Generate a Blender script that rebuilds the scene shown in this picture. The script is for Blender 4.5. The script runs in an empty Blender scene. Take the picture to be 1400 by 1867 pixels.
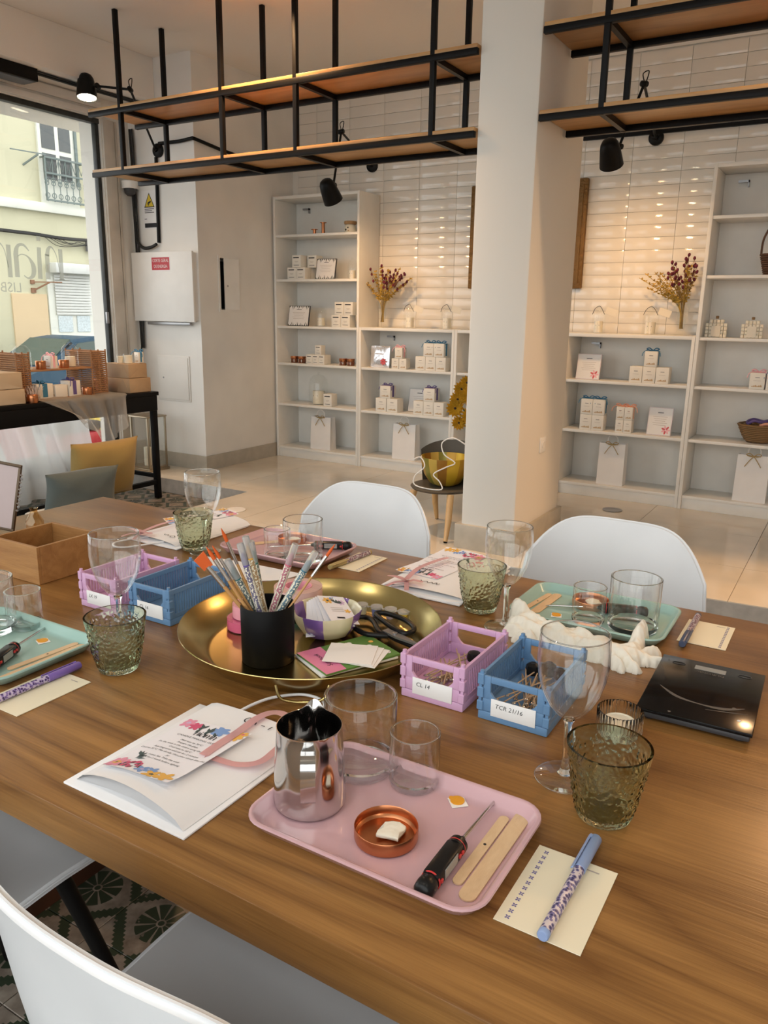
import bpy, bmesh, math, random
from mathutils import Vector, Matrix, Euler
random.seed(7)
PI = math.pi
S = bpy.context.scene
COL = S.collection

# ------------------------------------------------------------------ camera
cam_d = bpy.data.cameras.new('camera')
cam = bpy.data.objects.new('camera', cam_d)
COL.objects.link(cam)
def _rot(yaw, pitch, roll):
    f = Vector((-math.sin(yaw)*math.cos(pitch), math.cos(yaw)*math.cos(pitch), -math.sin(pitch)))
    r = Vector((math.cos(yaw), math.sin(yaw), 0)); d = f.cross(r)
    r2 = r*math.cos(roll) + d*math.sin(roll); d2 = -r*math.sin(roll) + d*math.cos(roll)
    return r2, d2, f
_r, _d, _f = _rot(0.538532, 0.247873, -0.016463)
m = Matrix.Identity(4)
for i in range(3):
    m[i][0], m[i][1], m[i][2] = _r[i], -_d[i], -_f[i]
m.translation = (4.0866, -5.0866, 1.1640)
cam.matrix_world = m
cam_d.sensor_fit = 'HORIZONTAL'; cam_d.sensor_width = 36; cam_d.lens = 1431.66/1400*36
cam_d.clip_start = 0.02; cam_d.clip_end = 200
S.camera = cam

# ------------------------------------------------------------------ world, daylight, exposure
W = bpy.data.worlds.new('sky'); S.world = W; W.use_nodes = True
bg = W.node_tree.nodes['Background']
bg.inputs[0].default_value = (0.975, 0.968, 0.965, 1); bg.inputs[1].default_value = 2.0
S.view_settings.view_transform = 'Standard'; S.view_settings.look = 'None'
S.view_settings.gamma = 1.0; S.view_settings.use_curve_mapping = False
S.view_settings.exposure = 0.5
S.cycles.use_denoising = True
S.cycles.max_bounces = 14; S.cycles.transmission_bounces = 12; S.cycles.transparent_max_bounces = 24
S.cycles.sample_clamp_indirect = 6.0
def portal(w, h, loc, rot):                 # guides sky sampling through an opening, emits nothing
    l = bpy.data.lights.new('window_portal', 'AREA'); l.shape = 'RECTANGLE'
    l.size = w; l.size_y = h; l.cycles.is_portal = True
    o = bpy.data.objects.new('window_portal', l); COL.objects.link(o)
    o.location = loc; o.rotation_euler = rot
portal(2.4, 4.7, (-.72, -3.42, 1.2), (0, -PI/2, 0))
portal(6.0, 2.75, (2.8, -6.12, 1.4), (PI/2, 0, 0))
WARM = (1.0, 0.55, 0.21)
DL = 12.0                                   # base power of the added ceiling spots
def spot_light(name, loc, direction, power, angle=100, blend=0.6, radius=0.03, col=WARM):
    l = bpy.data.lights.new(name, 'SPOT'); l.energy = power; l.color = col
    l.spot_size = math.radians(angle); l.spot_blend = blend; l.shadow_soft_size = radius
    o = bpy.data.objects.new(name, l); COL.objects.link(o); o.location = loc
    o.rotation_euler = Vector(direction).to_track_quat('-Z', 'Y').to_euler()
    return o

# ------------------------------------------------------------------ materials
MATS = {}
def P(name, col, rough=0.5, metal=0.0, spec=0.5, trans=0.0, ior=1.45, coat=0.0, emit=None, estr=0.0,
      nscale=0.0, namt=0.0, bump=0.0, bscale=60.0, sheen=0.0, sss=0.0, alpha=1.0, world=False):
    if name in MATS: return MATS[name]
    mt = bpy.data.materials.new(name); mt.use_nodes = True; MATS[name] = mt
    nt = mt.node_tree; b = nt.nodes['Principled BSDF']
    c = (col[0], col[1], col[2], 1)
    b.inputs['Base Color'].default_value = c; b.inputs['Roughness'].default_value = rough
    b.inputs['Metallic'].default_value = metal; b.inputs['Specular IOR Level'].default_value = spec
    b.inputs['Transmission Weight'].default_value = trans; b.inputs['IOR'].default_value = ior
    b.inputs['Coat Weight'].default_value = coat; b.inputs['Sheen Weight'].default_value = sheen
    b.inputs['Alpha'].default_value = alpha
    if sss: b.inputs['Subsurface Weight'].default_value = sss; b.inputs['Subsurface Radius'].default_value = (.01, .008, .006)
    if emit: b.inputs['Emission Color'].default_value = (*emit, 1); b.inputs['Emission Strength'].default_value = estr
    tc = nt.nodes.new('ShaderNodeTexCoord')
    if namt or (not bump):
        n = nt.nodes.new('ShaderNodeTexNoise'); n.inputs['Scale'].default_value = nscale or 8
        nt.links.new(tc.outputs['Object'], n.inputs['Vector'])
        a = namt or 0.03
        r = nt.nodes.new('ShaderNodeValToRGB'); nt.links.new(n.outputs['Fac'], r.inputs['Fac'])
        r.color_ramp.elements[0].position = .3; r.color_ramp.elements[1].position = .7
        r.color_ramp.elements[0].color = (col[0]*(1-a), col[1]*(1-a), col[2]*(1-a), 1)
        r.color_ramp.elements[1].color = (min(1, col[0]*(1+a)), min(1, col[1]*(1+a)), min(1, col[2]*(1+a)), 1)
        nt.links.new(r.outputs['Color'], b.inputs['Base Color'])
    if bump:
        n2 = nt.nodes.new('ShaderNodeTexNoise'); n2.inputs['Scale'].default_value = bscale
        nt.links.new(nt.nodes.new('ShaderNodeNewGeometry').outputs['Position'] if world else tc.outputs['Object'], n2.inputs['Vector'])
        bp = nt.nodes.new('ShaderNodeBump'); bp.inputs['Strength'].default_value = bump; bp.inputs['Distance'].default_value = .01
        nt.links.new(n2.outputs['Fac'], bp.inputs['Height']); nt.links.new(bp.outputs['Normal'], b.inputs['Normal'])
    return mt
def thin_glass(name, tint=(1, 1, 1), refl=0.9, rough=0.0, ior=1.45, base=0.0, gcol=(1, 1, 1)):
    """thin clear sheet: lets light pass, mirrors by Fresnel"""
    mt = bpy.data.materials.new(name); mt.use_nodes = True; MATS[name] = mt
    nt = mt.node_tree; nt.nodes.clear()
    out = nt.nodes.new('ShaderNodeOutputMaterial'); mix = nt.nodes.new('ShaderNodeMixShader')
    t = nt.nodes.new('ShaderNodeBsdfTransparent'); t.inputs[0].default_value = (*tint, 1)
    g = nt.nodes.new('ShaderNodeBsdfGlossy'); g.inputs['Roughness'].default_value = rough; g.inputs[0].default_value = (*gcol, 1)
    f = nt.nodes.new('ShaderNodeFresnel'); ge = nt.nodes.new('ShaderNodeNewGeometry')
    io = nt.nodes.new('ShaderNodeMath'); io.operation = 'MULTIPLY_ADD'; io.inputs[1].default_value = 1/ior-ior; io.inputs[2].default_value = ior   # same sheet from either side
    nt.links.new(ge.outputs['Backfacing'], io.inputs[0]); nt.links.new(io.outputs[0], f.inputs[0])
    mth = nt.nodes.new('ShaderNodeMath'); mth.operation = 'MULTIPLY_ADD'; mth.inputs[1].default_value = refl; mth.inputs[2].default_value = base
    nt.links.new(f.outputs[0], mth.inputs[0]); nt.links.new(mth.outputs[0], mix.inputs[0])
    nt.links.new(t.outputs[0], mix.inputs[1]); nt.links.new(g.outputs[0], mix.inputs[2]); nt.links.new(mix.outputs[0], out.inputs[0])
    return mt
def solid_glass(name, col=(1, 1, 1), rough=0.0, ior=1.45, bump=0.0, bscale=60.0, clear=0.45, clearcol=None):
    """refracting glass blended with a clear lobe so that daylight still reaches what stands behind it"""
    mt = bpy.data.materials.new(name); mt.use_nodes = True; MATS[name] = mt
    nt = mt.node_tree; nt.nodes.clear()
    out = nt.nodes.new('ShaderNodeOutputMaterial'); mix = nt.nodes.new('ShaderNodeMixShader'); mix.inputs[0].default_value = clear
    g = nt.nodes.new('ShaderNodeBsdfGlass'); g.inputs['Color'].default_value = (*col, 1); g.inputs['Roughness'].default_value = rough; g.inputs['IOR'].default_value = ior
    t = nt.nodes.new('ShaderNodeBsdfTransparent'); t.inputs[0].default_value = (*(clearcol or col), 1)
    if bump:
        tc = nt.nodes.new('ShaderNodeTexCoord'); v = nt.nodes.new('ShaderNodeTexVoronoi'); v.inputs['Scale'].default_value = bscale
        v.feature = 'SMOOTH_F1'
        bp = nt.nodes.new('ShaderNodeBump'); bp.inputs['Strength'].default_value = bump; bp.inputs['Distance'].default_value = .004
        nt.links.new(tc.outputs['Object'], v.inputs['Vector']); nt.links.new(v.outputs['Distance'], bp.inputs['Height'])
        nt.links.new(bp.outputs['Normal'], g.inputs['Normal'])
    nt.links.new(g.outputs[0], mix.inputs[1]); nt.links.new(t.outputs[0], mix.inputs[2]); nt.links.new(mix.outputs[0], out.inputs[0])
    return mt
def wood(name, c1, c2, scale=(1.5, 14, 14), rough=0.45, ring=0.0, coat=0.0, fig=0.0, pore=.28):
    mt = bpy.data.materials.new(name); mt.use_nodes = True; MATS[name] = mt
    nt = mt.node_tree; b = nt.nodes['Principled BSDF']; b.inputs['Roughness'].default_value = rough; b.inputs['Coat Weight'].default_value = coat
    N = nt.nodes.new; L = nt.links.new
    def fmix(f, a, c):
        mx = N('ShaderNodeMix'); mx.data_type = 'FLOAT'; mx.inputs['Factor'].default_value = f; L(a, mx.inputs['A']); L(c, mx.inputs['B']); return mx.outputs['Result']
    def noise(sc, detail, dist=0.0):
        mp = N('ShaderNodeMapping'); mp.inputs['Scale'].default_value = sc; L(tc.outputs['Object'], mp.inputs[0])
        n = N('ShaderNodeTexNoise'); n.inputs['Scale'].default_value = 1; n.inputs['Detail'].default_value = detail; n.inputs['Distortion'].default_value = dist; L(mp.outputs[0], n.inputs['Vector']); return n.outputs['Fac']
    tc = N('ShaderNodeTexCoord')
    base = noise(tuple(a*1.4 for a in scale), 6, 1.0)
    pores = noise((scale[0]*9, scale[1]*24, scale[2]*24), 2)
    val = base
    if ring or fig:                                   # growth rings: contour lines of a slow noise
        slow = noise((scale[0]*.55, scale[1]*.20, scale[2]*.20), 1.5, .3)
        mu = N('ShaderNodeMath'); mu.operation = 'MULTIPLY'; mu.inputs[1].default_value = 26; L(slow, mu.inputs[0])
        pp = N('ShaderNodeMath'); pp.operation = 'PINGPONG'; pp.inputs[1].default_value = 1.0; L(mu.outputs[0], pp.inputs[0])
        pw = N('ShaderNodeMath'); pw.operation = 'POWER'; pw.inputs[1].default_value = .6; L(pp.outputs[0], pw.inputs[0])
        val = fmix(max(ring, fig), base, pw.outputs[0])
    val = fmix(pore, val, pores)
    r = N('ShaderNodeValToRGB'); r.color_ramp.elements[0].position = .30; r.color_ramp.elements[1].position = .72
    r.color_ramp.elements[0].color = (*c1, 1); r.color_ramp.elements[1].color = (*c2, 1); L(val, r.inputs['Fac']); L(r.outputs['Color'], b.inputs['Base Color'])
    bp = N('ShaderNodeBump'); bp.inputs['Strength'].default_value = .12; bp.inputs['Distance'].default_value = .002; L(pores, bp.inputs['Height']); L(bp.outputs['Normal'], b.inputs['Normal'])
    return mt

# ------------------------------------------------------------------ mesh helpers
def link(name, me, mat=None, parent=None, loc=(0, 0, 0), rot=(0, 0, 0), scale=None):
    o = bpy.data.objects.new(name, me); COL.objects.link(o)
    if mat is not None and me is not None and len(me.materials) == 0: me.materials.append(MATS[mat] if isinstance(mat, str) else mat)
    o.location = loc; o.rotation_euler = rot
    if scale: o.scale = scale
    if parent: o.parent = parent
    return o
def fin(bm, name, mat=None, parent=None, loc=(0, 0, 0), rot=(0, 0, 0), smooth=None):
    bmesh.ops.recalc_face_normals(bm, faces=bm.faces)
    me = bpy.data.meshes.new(name); bm.to_mesh(me); bm.free()
    if smooth is not None:
        for p in me.polygons: p.use_smooth = True
        me.set_sharp_from_angle(angle=math.radians(smooth))
    return link(name, me, mat, parent, loc, rot)
def a_box(bm, x0, x1, y0, y1, z0, z1, bev=0.0, seg=2, M=None):
    vs = [bm.verts.new(Vector(p)) for p in ((x0, y0, z0), (x1, y0, z0), (x1, y1, z0), (x0, y1, z0), (x0, y0, z1), (x1, y0, z1), (x1, y1, z1), (x0, y1, z1))]
    fs = [bm.faces.new([vs[i] for i in f]) for f in ((0, 3, 2, 1), (4, 5, 6, 7), (0, 1, 5, 4), (1, 2, 6, 5), (2, 3, 7, 6), (3, 0, 4, 7))]
    if bev:
        es = list({e for f in fs for e in f.edges})
        r = bmesh.ops.bevel(bm, geom=es, offset=bev, segments=seg, affect='EDGES', profile=.5)
        vs = list({v for f in r['faces'] for v in f.verts} | {v for v in vs if v.is_valid})
    if M is not None:
        for v in vs: v.co = M @ v.co
    return vs
def box(name, x0, x1, y0, y1, z0, z1, mat, parent=None, bev=0.0, loc=(0, 0, 0), rot=(0, 0, 0), smooth=None):
    bm = bmesh.new(); a_box(bm, x0, x1, y0, y1, z0, z1, bev)
    return fin(bm, name, mat, parent, loc, rot, smooth if smooth else (40 if bev else None))
def boxes(name, lst, mat, parent=None, bev=0.0, loc=(0, 0, 0), rot=(0, 0, 0)):
    bm = bmesh.new()
    for b in lst: a_box(bm, *b, bev=bev)
    return fin(bm, name, mat, parent, loc, rot, 40 if bev else None)
def a_lathe(bm, prof, n=32, M=None, wob=None):
    rings = []
    for k, (r, z) in enumerate(prof):
        if r < 1e-6: rings.append([bm.verts.new((0, 0, z))])
        else:
            ring = []
            for i in range(n):
                a = 2*PI*i/n; rr = r*(wob(a, z) if wob else 1)
                ring.append(bm.verts.new((rr*math.cos(a), rr*math.sin(a), z)))
            rings.append(ring)
    for A, B in zip(rings, rings[1:]):
        if len(A) == 1 and len(B) == 1: continue
        for i in range(n):
            j = (i+1) % n
            if len(A) == 1: bm.faces.new((A[0], B[j], B[i]))
            elif len(B) == 1: bm.faces.new((A[i], A[j], B[0]))
            else: bm.faces.new((A[i], A[j], B[j], B[i]))
    if M is not None:
        for ring in rings:
            for v in ring: v.co = M @ v.co
def lathe(name, prof, mat, parent=None, n=32, loc=(0, 0, 0), rot=(0, 0, 0), smooth=45, wob=None):
    bm = bmesh.new(); a_lathe(bm, prof, n, wob=wob)
    return fin(bm, name, mat, parent, loc, rot, smooth)
def spline(pts, sub=6, closed=False):
    pts = [Vector(p) for p in pts]; n = len(pts); out = []
    rng = range(n if closed else n-1)
    for i in rng:
        p0 = pts[(i-1) % n] if closed or i > 0 else pts[0]
        p1 = pts[i]; p2 = pts[(i+1) % n]
        p3 = pts[(i+2) % n] if closed or i+2 < n else pts[-1]
        for k in range(sub):
            t = k/sub
            out.append(.5*((2*p1)+(-p0+p2)*t+(2*p0-5*p1+4*p2-p3)*t*t+(-p0+3*p1-3*p2+p3)*t**3))
    if not closed: out.append(pts[-1].copy())
    return out
def a_tube(bm, pts, rad, n=8, closed=False, caps=True):
    pts = [Vector(p) for p in pts]; m_ = len(pts)
    if not isinstance(rad, (list, tuple)): rad = [rad]*m_
    rings = []; up = None
    for i, p in enumerate(pts):
        a = pts[(i-1) % m_] if closed or i > 0 else p; b = pts[(i+1) % m_] if closed or i < m_-1 else p
        t = (b-a).normalized() if (b-a).length > 1e-9 else Vector((0, 0, 1))
        if up is None:
            up = Vector((0, 0, 1)) if abs(t.z) < .9 else Vector((1, 0, 0))
        u = (up - t*up.dot(t))
        if u.length < 1e-6: u = t.orthogonal()
        u.normalize(); w = t.cross(u); up = u
        rings.append([bm.verts.new(p + (u*math.cos(2*PI*k/n) + w*math.sin(2*PI*k/n))*rad[i]) for k in range(n)])
    prs = list(zip(rings, rings[1:])) + ([(rings[-1], rings[0])] if closed else [])
    for A, B in prs:
        for k in range(n):
            j = (k+1) % n; bm.faces.new((A[k], A[j], B[j], B[k]))
    if caps and not closed:
        bm.faces.new(rings[0][::-1]); bm.faces.new(rings[-1])
def tube(name, pts, rad, mat, parent=None, n=8, closed=False, loc=(0, 0, 0), rot=(0, 0, 0), smooth=50):
    bm = bmesh.new(); a_tube(bm, pts, rad, n, closed)
    return fin(bm, name, mat, parent, loc, rot, smooth)
def a_bar(bm, p, q, w, h=None):
    """square bar from p to q"""
    p = Vector(p); q = Vector(q); h = h or w; t = (q-p).normalized()
    up = Vector((0, 0, 1)) if abs(t.z) < .95 else Vector((0, 1, 0))
    s = t.cross(up).normalized(); u = s.cross(t)
    vs = []
    for c in (p, q):
        for a, b in ((-1, -1), (1, -1), (1, 1), (-1, 1)): vs.append(bm.verts.new(c + s*a*w/2 + u*b*h/2))
    for f in ((0, 1, 2, 3), (7, 6, 5, 4), (0, 4, 5, 1), (1, 5, 6, 2), (2, 6, 7, 3), (3, 7, 4, 0)): bm.faces.new([vs[i] for i in f])
def bar(name, p, q, w, mat, parent=None, h=None):
    bm = bmesh.new(); a_bar(bm, p, q, w, h); return fin(bm, name, mat, parent)
def a_prism(bm, poly, z0, z1, M=None):
    lo = [bm.verts.new((x, y, z0)) for x, y in poly]; hi = [bm.verts.new((x, y, z1)) for x, y in poly]
    bm.faces.new(lo[::-1]); bm.faces.new(hi); n = len(poly)
    for i in range(n): bm.faces.new((lo[i], lo[(i+1) % n], hi[(i+1) % n], hi[i]))
    if M is not None:
        for v in lo+hi: v.co = M @ v.co
def prism(name, poly, z0, z1, mat, parent=None, loc=(0, 0, 0), rot=(0, 0, 0)):
    bm = bmesh.new(); a_prism(bm, poly, z0, z1); return fin(bm, name, mat, parent, loc, rot)
def ribbon_poly(pts, w):
    """flat stroke of varying width along pts (2D)"""
    pts = [Vector((p[0], p[1])) for p in pts]; n = len(pts)
    if not isinstance(w, (list, tuple)): w = [w]*n
    L_, R_ = [], []
    for i, p in enumerate(pts):
        t = pts[min(i+1, n-1)] - pts[max(i-1, 0)]; t = t.normalized() if t.length > 1e-9 else Vector((1, 0)); nn = Vector((-t.y, t.x))
        L_.append(p + nn*w[i]/2); R_.append(p - nn*w[i]/2)
    return L_, R_
def a_stroke(bm, pts, w, z, M=None, sub=5):
    if not isinstance(w, (list, tuple)): w = [w]*len(pts)
    P3 = spline([(p[0], p[1], ww) for p, ww in zip(pts, w)], sub)
    L_, R_ = ribbon_poly([(p.x, p.y) for p in P3], [max(p.z, 1e-4) for p in P3])
    vl = [bm.verts.new((p.x, p.y, z)) for p in L_]; vr = [bm.verts.new((p.x, p.y, z)) for p in R_]
    if M is not None:
        for v in vl+vr: v.co = M @ v.co
    for i in range(len(vl)-1): bm.faces.new((vr[i], vr[i+1], vl[i+1], vl[i]))
def text(name, body, size, mat, parent=None, loc=(0, 0, 0), rot=(0, 0, 0), align='CENTER', ext=0.0, sx=1.0, shear=0.0):
    cu = bpy.data.curves.new(name, 'FONT'); cu.body = body; cu.size = size; cu.align_x = align; cu.align_y = 'CENTER'; cu.extrude = ext; cu.shear = shear
    cu.resolution_u = 2
    t = bpy.data.objects.new(name+'_tmp', cu); COL.objects.link(t)
    dg = bpy.context.evaluated_depsgraph_get(); me = bpy.data.meshes.new_from_object(t.evaluated_get(dg)); me.name = name
    bpy.data.objects.remove(t); bpy.data.curves.remove(cu)
    me.materials.clear()
    return link(name, me, mat, parent, loc, rot, (sx, 1, 1))
def thing(name, label, cat, loc=(0, 0, 0), rotz=0.0, group=None, rot=None):
    o = bpy.data.objects.new(name, None); COL.objects.link(o); o.empty_display_size = .05
    o.location = loc; o.rotation_euler = rot if rot else (0, 0, rotz); tag(o, label, cat, group); return o
def tag(o, label, cat, group=None):
    o['label'] = label; o['category'] = cat
    if group: o['group'] = group
    return o
def struct(o):
    o['kind'] = 'structure'; return o
def dup(root, loc, rotz=None, label=None, group=None, rot=None):
    r = root.copy(); COL.objects.link(r); r.location = loc
    if rot is not None: r.rotation_euler = rot
    elif rotz is not None: r.rotation_euler = (0, 0, rotz)
    if label: r['label'] = label
    if group: r['group'] = group
    for ch in list(root.children):
        c = ch.copy(); COL.objects.link(c); c.parent = r
        for g in ch.children:
            d = g.copy(); COL.objects.link(d); d.parent = c
    return r
def circ(cx, cy, r, n=12, ry=None, a0=0.0):
    ry = ry or r
    return [(cx+r*math.cos(2*PI*i/n)*math.cos(a0)-ry*math.sin(2*PI*i/n)*math.sin(a0), cy+r*math.cos(2*PI*i/n)*math.sin(a0)+ry*math.sin(2*PI*i/n)*math.cos(a0)) for i in range(n)]
def flats(name, shapes, z, parent=None, loc=(0, 0, 0), rot=(0, 0, 0), fn=None):
    """flat print: list of (polygon, material name) as one mesh with several materials"""
    me = bpy.data.meshes.new(name); mats = []; vs = []; fs = []; mi = []
    for k, (poly, mt) in enumerate(shapes):
        if mt not in mats: mats.append(mt)
        b = len(vs)
        for p in poly:
            q = (p[0], p[1], z + k*2e-6)
            vs.append(fn(q) if fn else q)
        fs.append(tuple(range(b, b+len(poly)))); mi.append(mats.index(mt))
    me.from_pydata(vs, [], fs)
    for mt in mats: me.materials.append(MATS[mt])
    for p, i in zip(me.polygons, mi): p.material_index = i
    return link(name, me, None, parent, loc, rot)
# ------------------------------------------------------------------ material library
P('plaster', (.80, .77, .71), .85, bump=.05, bscale=9)
P('plaster_rough', (.83, .81, .77), .8, bump=.25, bscale=5, nscale=3, namt=.05)
P('ceiling_paint', (.88, .85, .80), .9, bump=.03, bscale=6)
P('skirting_tile', (.46, .42, .35), .35, nscale=14, namt=.08)
P('wall_tile', (.79, .75, .68), .10, spec=.5, coat=.2, bump=.09, bscale=13, world=True)
P('grout', (.70, .665, .59), .9)
P('platform_tile', (.70, .635, .53), .13, nscale=3, namt=.10, coat=.2)
P('platform_joint', (.36, .32, .26), .8)
P('riser', (.42, .40, .37), .6, nscale=20, namt=.12)
P('stone_trim', (.58, .53, .46), .7, nscale=6, namt=.12)
P('dark_frame', (.022, .024, .022), .45, nscale=20, namt=.3)
P('black_metal', (.006, .0055, .0055), .42, spec=.18, nscale=30, namt=.1)
P('black_paint', (.005, .005, .0055), .5, spec=.15)
P('white_paint', (.82, .80, .76), .45)
P('white_laminate', (.82, .80, .75), .32)
P('bookcase_back', (.80, .79, .75), .45)
P('white_panel', (.84, .83, .80), .35)
P('steel_grey', (.35, .35, .36), .35, metal=.8)
P('cream_wall', (.56, .54, .385), .9, nscale=.8, namt=.05)
P('peach_wall', (.66, .51, .32), .9, nscale=.6, namt=.06)
P('stone_white', (.71, .72, .65), .8, nscale=2, namt=.04)
P('iron_green', (.16, .20, .19), .6)
P('pane_dark', (.09, .10, .10), .15)
P('pane_curtain', (.55, .62, .64), .5, nscale=30, namt=.15)
P('shutter', (.63, .64, .61), .6)
P('cable_black', (.02, .02, .02), .6)
P('rust', (.28, .15, .09), .8)
P('asphalt', (.20, .20, .20), .95)
P('car_blue', (.02, .062, .105), .4, spec=.25)
P('car_glass', (.05, .075, .065), .2, spec=.4)
P('car_yellow', (.62, .45, .02), .4)
P('car_red', (.50, .03, .04), .45)
P('rubber', (.02, .02, .022), .8)
P('plate_white', (.8, .8, .78), .4)
P('ink', (.015, .015, .018), .6)
P('ink_grey', (.12, .12, .13), .6)
thin_glass('window_glass', (.97, .985, .98), refl=.8)

def enc(name):
    mt = bpy.data.materials.new(name); mt.use_nodes = True; MATS[name] = mt
    nt = mt.node_tree; b = nt.nodes['Principled BSDF']; N = nt.nodes.new; L = nt.links.new
    b.inputs['Roughness'].default_value = .45
    def mth(op, a, c=None, d=None):
        n = N('ShaderNodeMath'); n.operation = op
        for i, v in enumerate((a, c, d)):
            if v is None: continue
            if isinstance(v, (int, float)): n.inputs[i].default_value = v
            else: L(v, n.inputs[i])
        return n.outputs[0]
    tc = N('ShaderNodeTexCoord'); sp = N('ShaderNodeSeparateXYZ'); L(tc.outputs['Object'], sp.inputs[0])
    x = mth('WRAP', sp.outputs['X'], .1, -.1); y = mth('WRAP', sp.outputs['Y'], .1, -.1)
    ax = mth('ABSOLUTE', x); ay = mth('ABSOLUTE', y); s = mth('ADD', ax, ay)
    zig = mth('PINGPONG', mth('ADD', mth('SUBTRACT', ax, ay), 1.0), .0085)
    d = mth('ADD', s, mth('MULTIPLY', zig, .9))
    band = mth('MULTIPLY', mth('GREATER_THAN', d, .108), mth('LESS_THAN', d, .140))
    r = mth('SQRT', mth('ADD', mth('MULTIPLY', x, x), mth('MULTIPLY', y, y)))
    th = mth('ARCTAN2', y, x)
    pet = mth('GREATER_THAN', mth('ABSOLUTE', mth('SINE', mth('MULTIPLY', th, 5))), .30)
    fl = mth('MULTIPLY', mth('MULTIPLY', mth('LESS_THAN', r, .055), mth('GREATER_THAN', r, .011)), pet)
    dot = mth('LESS_THAN', r, .007)
    g = mth('MAXIMUM', mth('MAXIMUM', band, fl), dot)
    n = N('ShaderNodeTexNoise'); n.inputs['Scale'].default_value = 28; n.inputs['Detail'].default_value = 8; L(tc.outputs['Object'], n.inputs['Vector'])
    worn = mth('GREATER_THAN', n.outputs['Fac'], .36)
    g2 = mth('MULTIPLY', g, worn)
    cr = N('ShaderNodeValToRGB'); L(n.outputs['Fac'], cr.inputs['Fac']); cr.color_ramp.elements[0].position = .3; cr.color_ramp.elements[1].position = .7
    cr.color_ramp.elements[0].color = (.13, .10, .078, 1); cr.color_ramp.elements[1].color = (.29, .25, .205, 1)
    mx = N('ShaderNodeMix'); mx.data_type = 'RGBA'; L(g2, mx.inputs['Factor']); L(cr.outputs['Color'], mx.inputs['A']); mx.inputs['B'].default_value = (.030, .042, .024, 1)
    L(mx.outputs['Result'], b.inputs['Base Color'])
enc('encaustic')

def fabric(name, alpha, col):
    mt = bpy.data.materials.new(name); mt.use_nodes = True; MATS[name] = mt; nt = mt.node_tree; nt.nodes.clear()
    out = nt.nodes.new('ShaderNodeOutputMaterial'); mix = nt.nodes.new('ShaderNodeMixShader'); mix.inputs[0].default_value = alpha
    tr = nt.nodes.new('ShaderNodeBsdfTransparent'); d = nt.nodes.new('ShaderNodeBsdfDiffuse'); d.inputs[0].default_value = (*col, 1); tl = nt.nodes.new('ShaderNodeBsdfTranslucent'); tl.inputs[0].default_value = (*col, 1)
    m2 = nt.nodes.new('ShaderNodeMixShader'); m2.inputs[0].default_value = .5
    n = nt.nodes.new('ShaderNodeTexNoise'); n.inputs['Scale'].default_value = 400; mr = nt.nodes.new('ShaderNodeMapRange'); mr.inputs[3].default_value = alpha-.1; mr.inputs[4].default_value = alpha+.1
    nt.links.new(n.outputs['Fac'], mr.inputs[0]); nt.links.new(mr.outputs[0], mix.inputs[0])
    nt.links.new(d.outputs[0], m2.inputs[1]); nt.links.new(tl.outputs[0], m2.inputs[2]); nt.links.new(tr.outputs[0], mix.inputs[1]); nt.links.new(m2.outputs[0], mix.inputs[2]); nt.links.new(mix.outputs[0], out.inputs[0])

# ------------------------------------------------------------------ room shell
TX, TY = 2.974, -4.119                       # centre of one patterned tile
fl = bmesh.new(); a_box(fl, -3.7, 3.6, -1.95, 2.95, -.12, -.0045)
floor = struct(fin(fl, 'floor', 'encaustic', loc=(TX, TY, -.1)))
bm = bmesh.new(); a_box(bm, -.0990, .0990, -.0990, .0990, -.006, 0, bev=.0008, seg=1)
tile_o = fin(bm, 'tile', 'encaustic'); tile_me = tile_o.data; bpy.data.objects.remove(tile_o)
cells = set()
for i in range(-4, 5):
    for j in range(-4, 3): cells.add((i, j))
for i in range(-18, -10):
    for j in range(7, 15): cells.add((i, j))
for i in range(1, 9):
    for j in range(8, 13): cells.add((i, j))
for (i, j) in sorted(cells):
    X_, Y_ = TX+i*.2, TY+j*.2
    if X_ < -.54 or (Y_ > -1.29) or (X_ > .6 and Y_+.1 > -1.86+.0759*(X_-.7)): continue
    link('tile', tile_me, None, floor, (i*.2, j*.2, random.uniform(-.0006, 0)))

def edge_y(x): return -1.86 + .0759*(x-.70)
plat = bmesh.new()
a_prism(plat, [(-.86, -1.18), (.70, -1.18), (.70, edge_y(.7)), (6.6, edge_y(6.6)), (6.6, .5), (-.86, .5)], -.2, -.005)
platform = struct(fin(plat, 'floor_platform', 'riser'))
def clip(poly, a, b, c):     # keep a*x+b*y+c >= 0
    out = []
    for i, p in enumerate(poly):
        q = poly[(i+1) % len(poly)]; fp = a*p[0]+b*p[1]+c; fq = a*q[0]+b*q[1]+c
        if fp >= 0: out.append(p)
        if (fp >= 0) != (fq >= 0):
            t = fp/(fp-fq); out.append((p[0]+t*(q[0]-p[0]), p[1]+t*(q[1]-p[1])))
    return out
g = .0015
for i in range(-7, 5):
    for j in range(-3, 2):
        x0, y0 = 3.73+i*.65, -.45+j*.65
        if x0 > 6.5: continue
        base = [(x0+g, y0+g), (x0+.65-g, y0+g), (x0+.65-g, y0+.65-g), (x0+g, y0+.65-g)]
        for reg in (0, 1):
            pl = list(base)
            if reg == 0:
                pl = clip(pl, 0, 1, 1.18); pl = clip(pl, 1, 0, .65)
            else:
                pl = clip(pl, 0, -1, -1.18) if pl else pl
                pl = clip(pl, 1, 0, -.70) if pl else pl
                pl = clip(pl, -.0759, 1, 1.86+.0759*.70) if pl else pl
            pl = clip(pl, 0, -1, .30) if pl else pl
            if len(pl) >= 3:
                ar = abs(sum(pl[k][0]*pl[(k+1) % len(pl)][1]-pl[(k+1) % len(pl)][0]*pl[k][1] for k in range(len(pl))))/2
                if ar < .004: continue
                prism('tile', pl, -.0055, random.uniform(-.0003, 0), 'platform_tile', platform)
box('riser_trim', -.65, .70, -1.186, -1.18, -.1, -.001, 'riser', platform)

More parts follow.
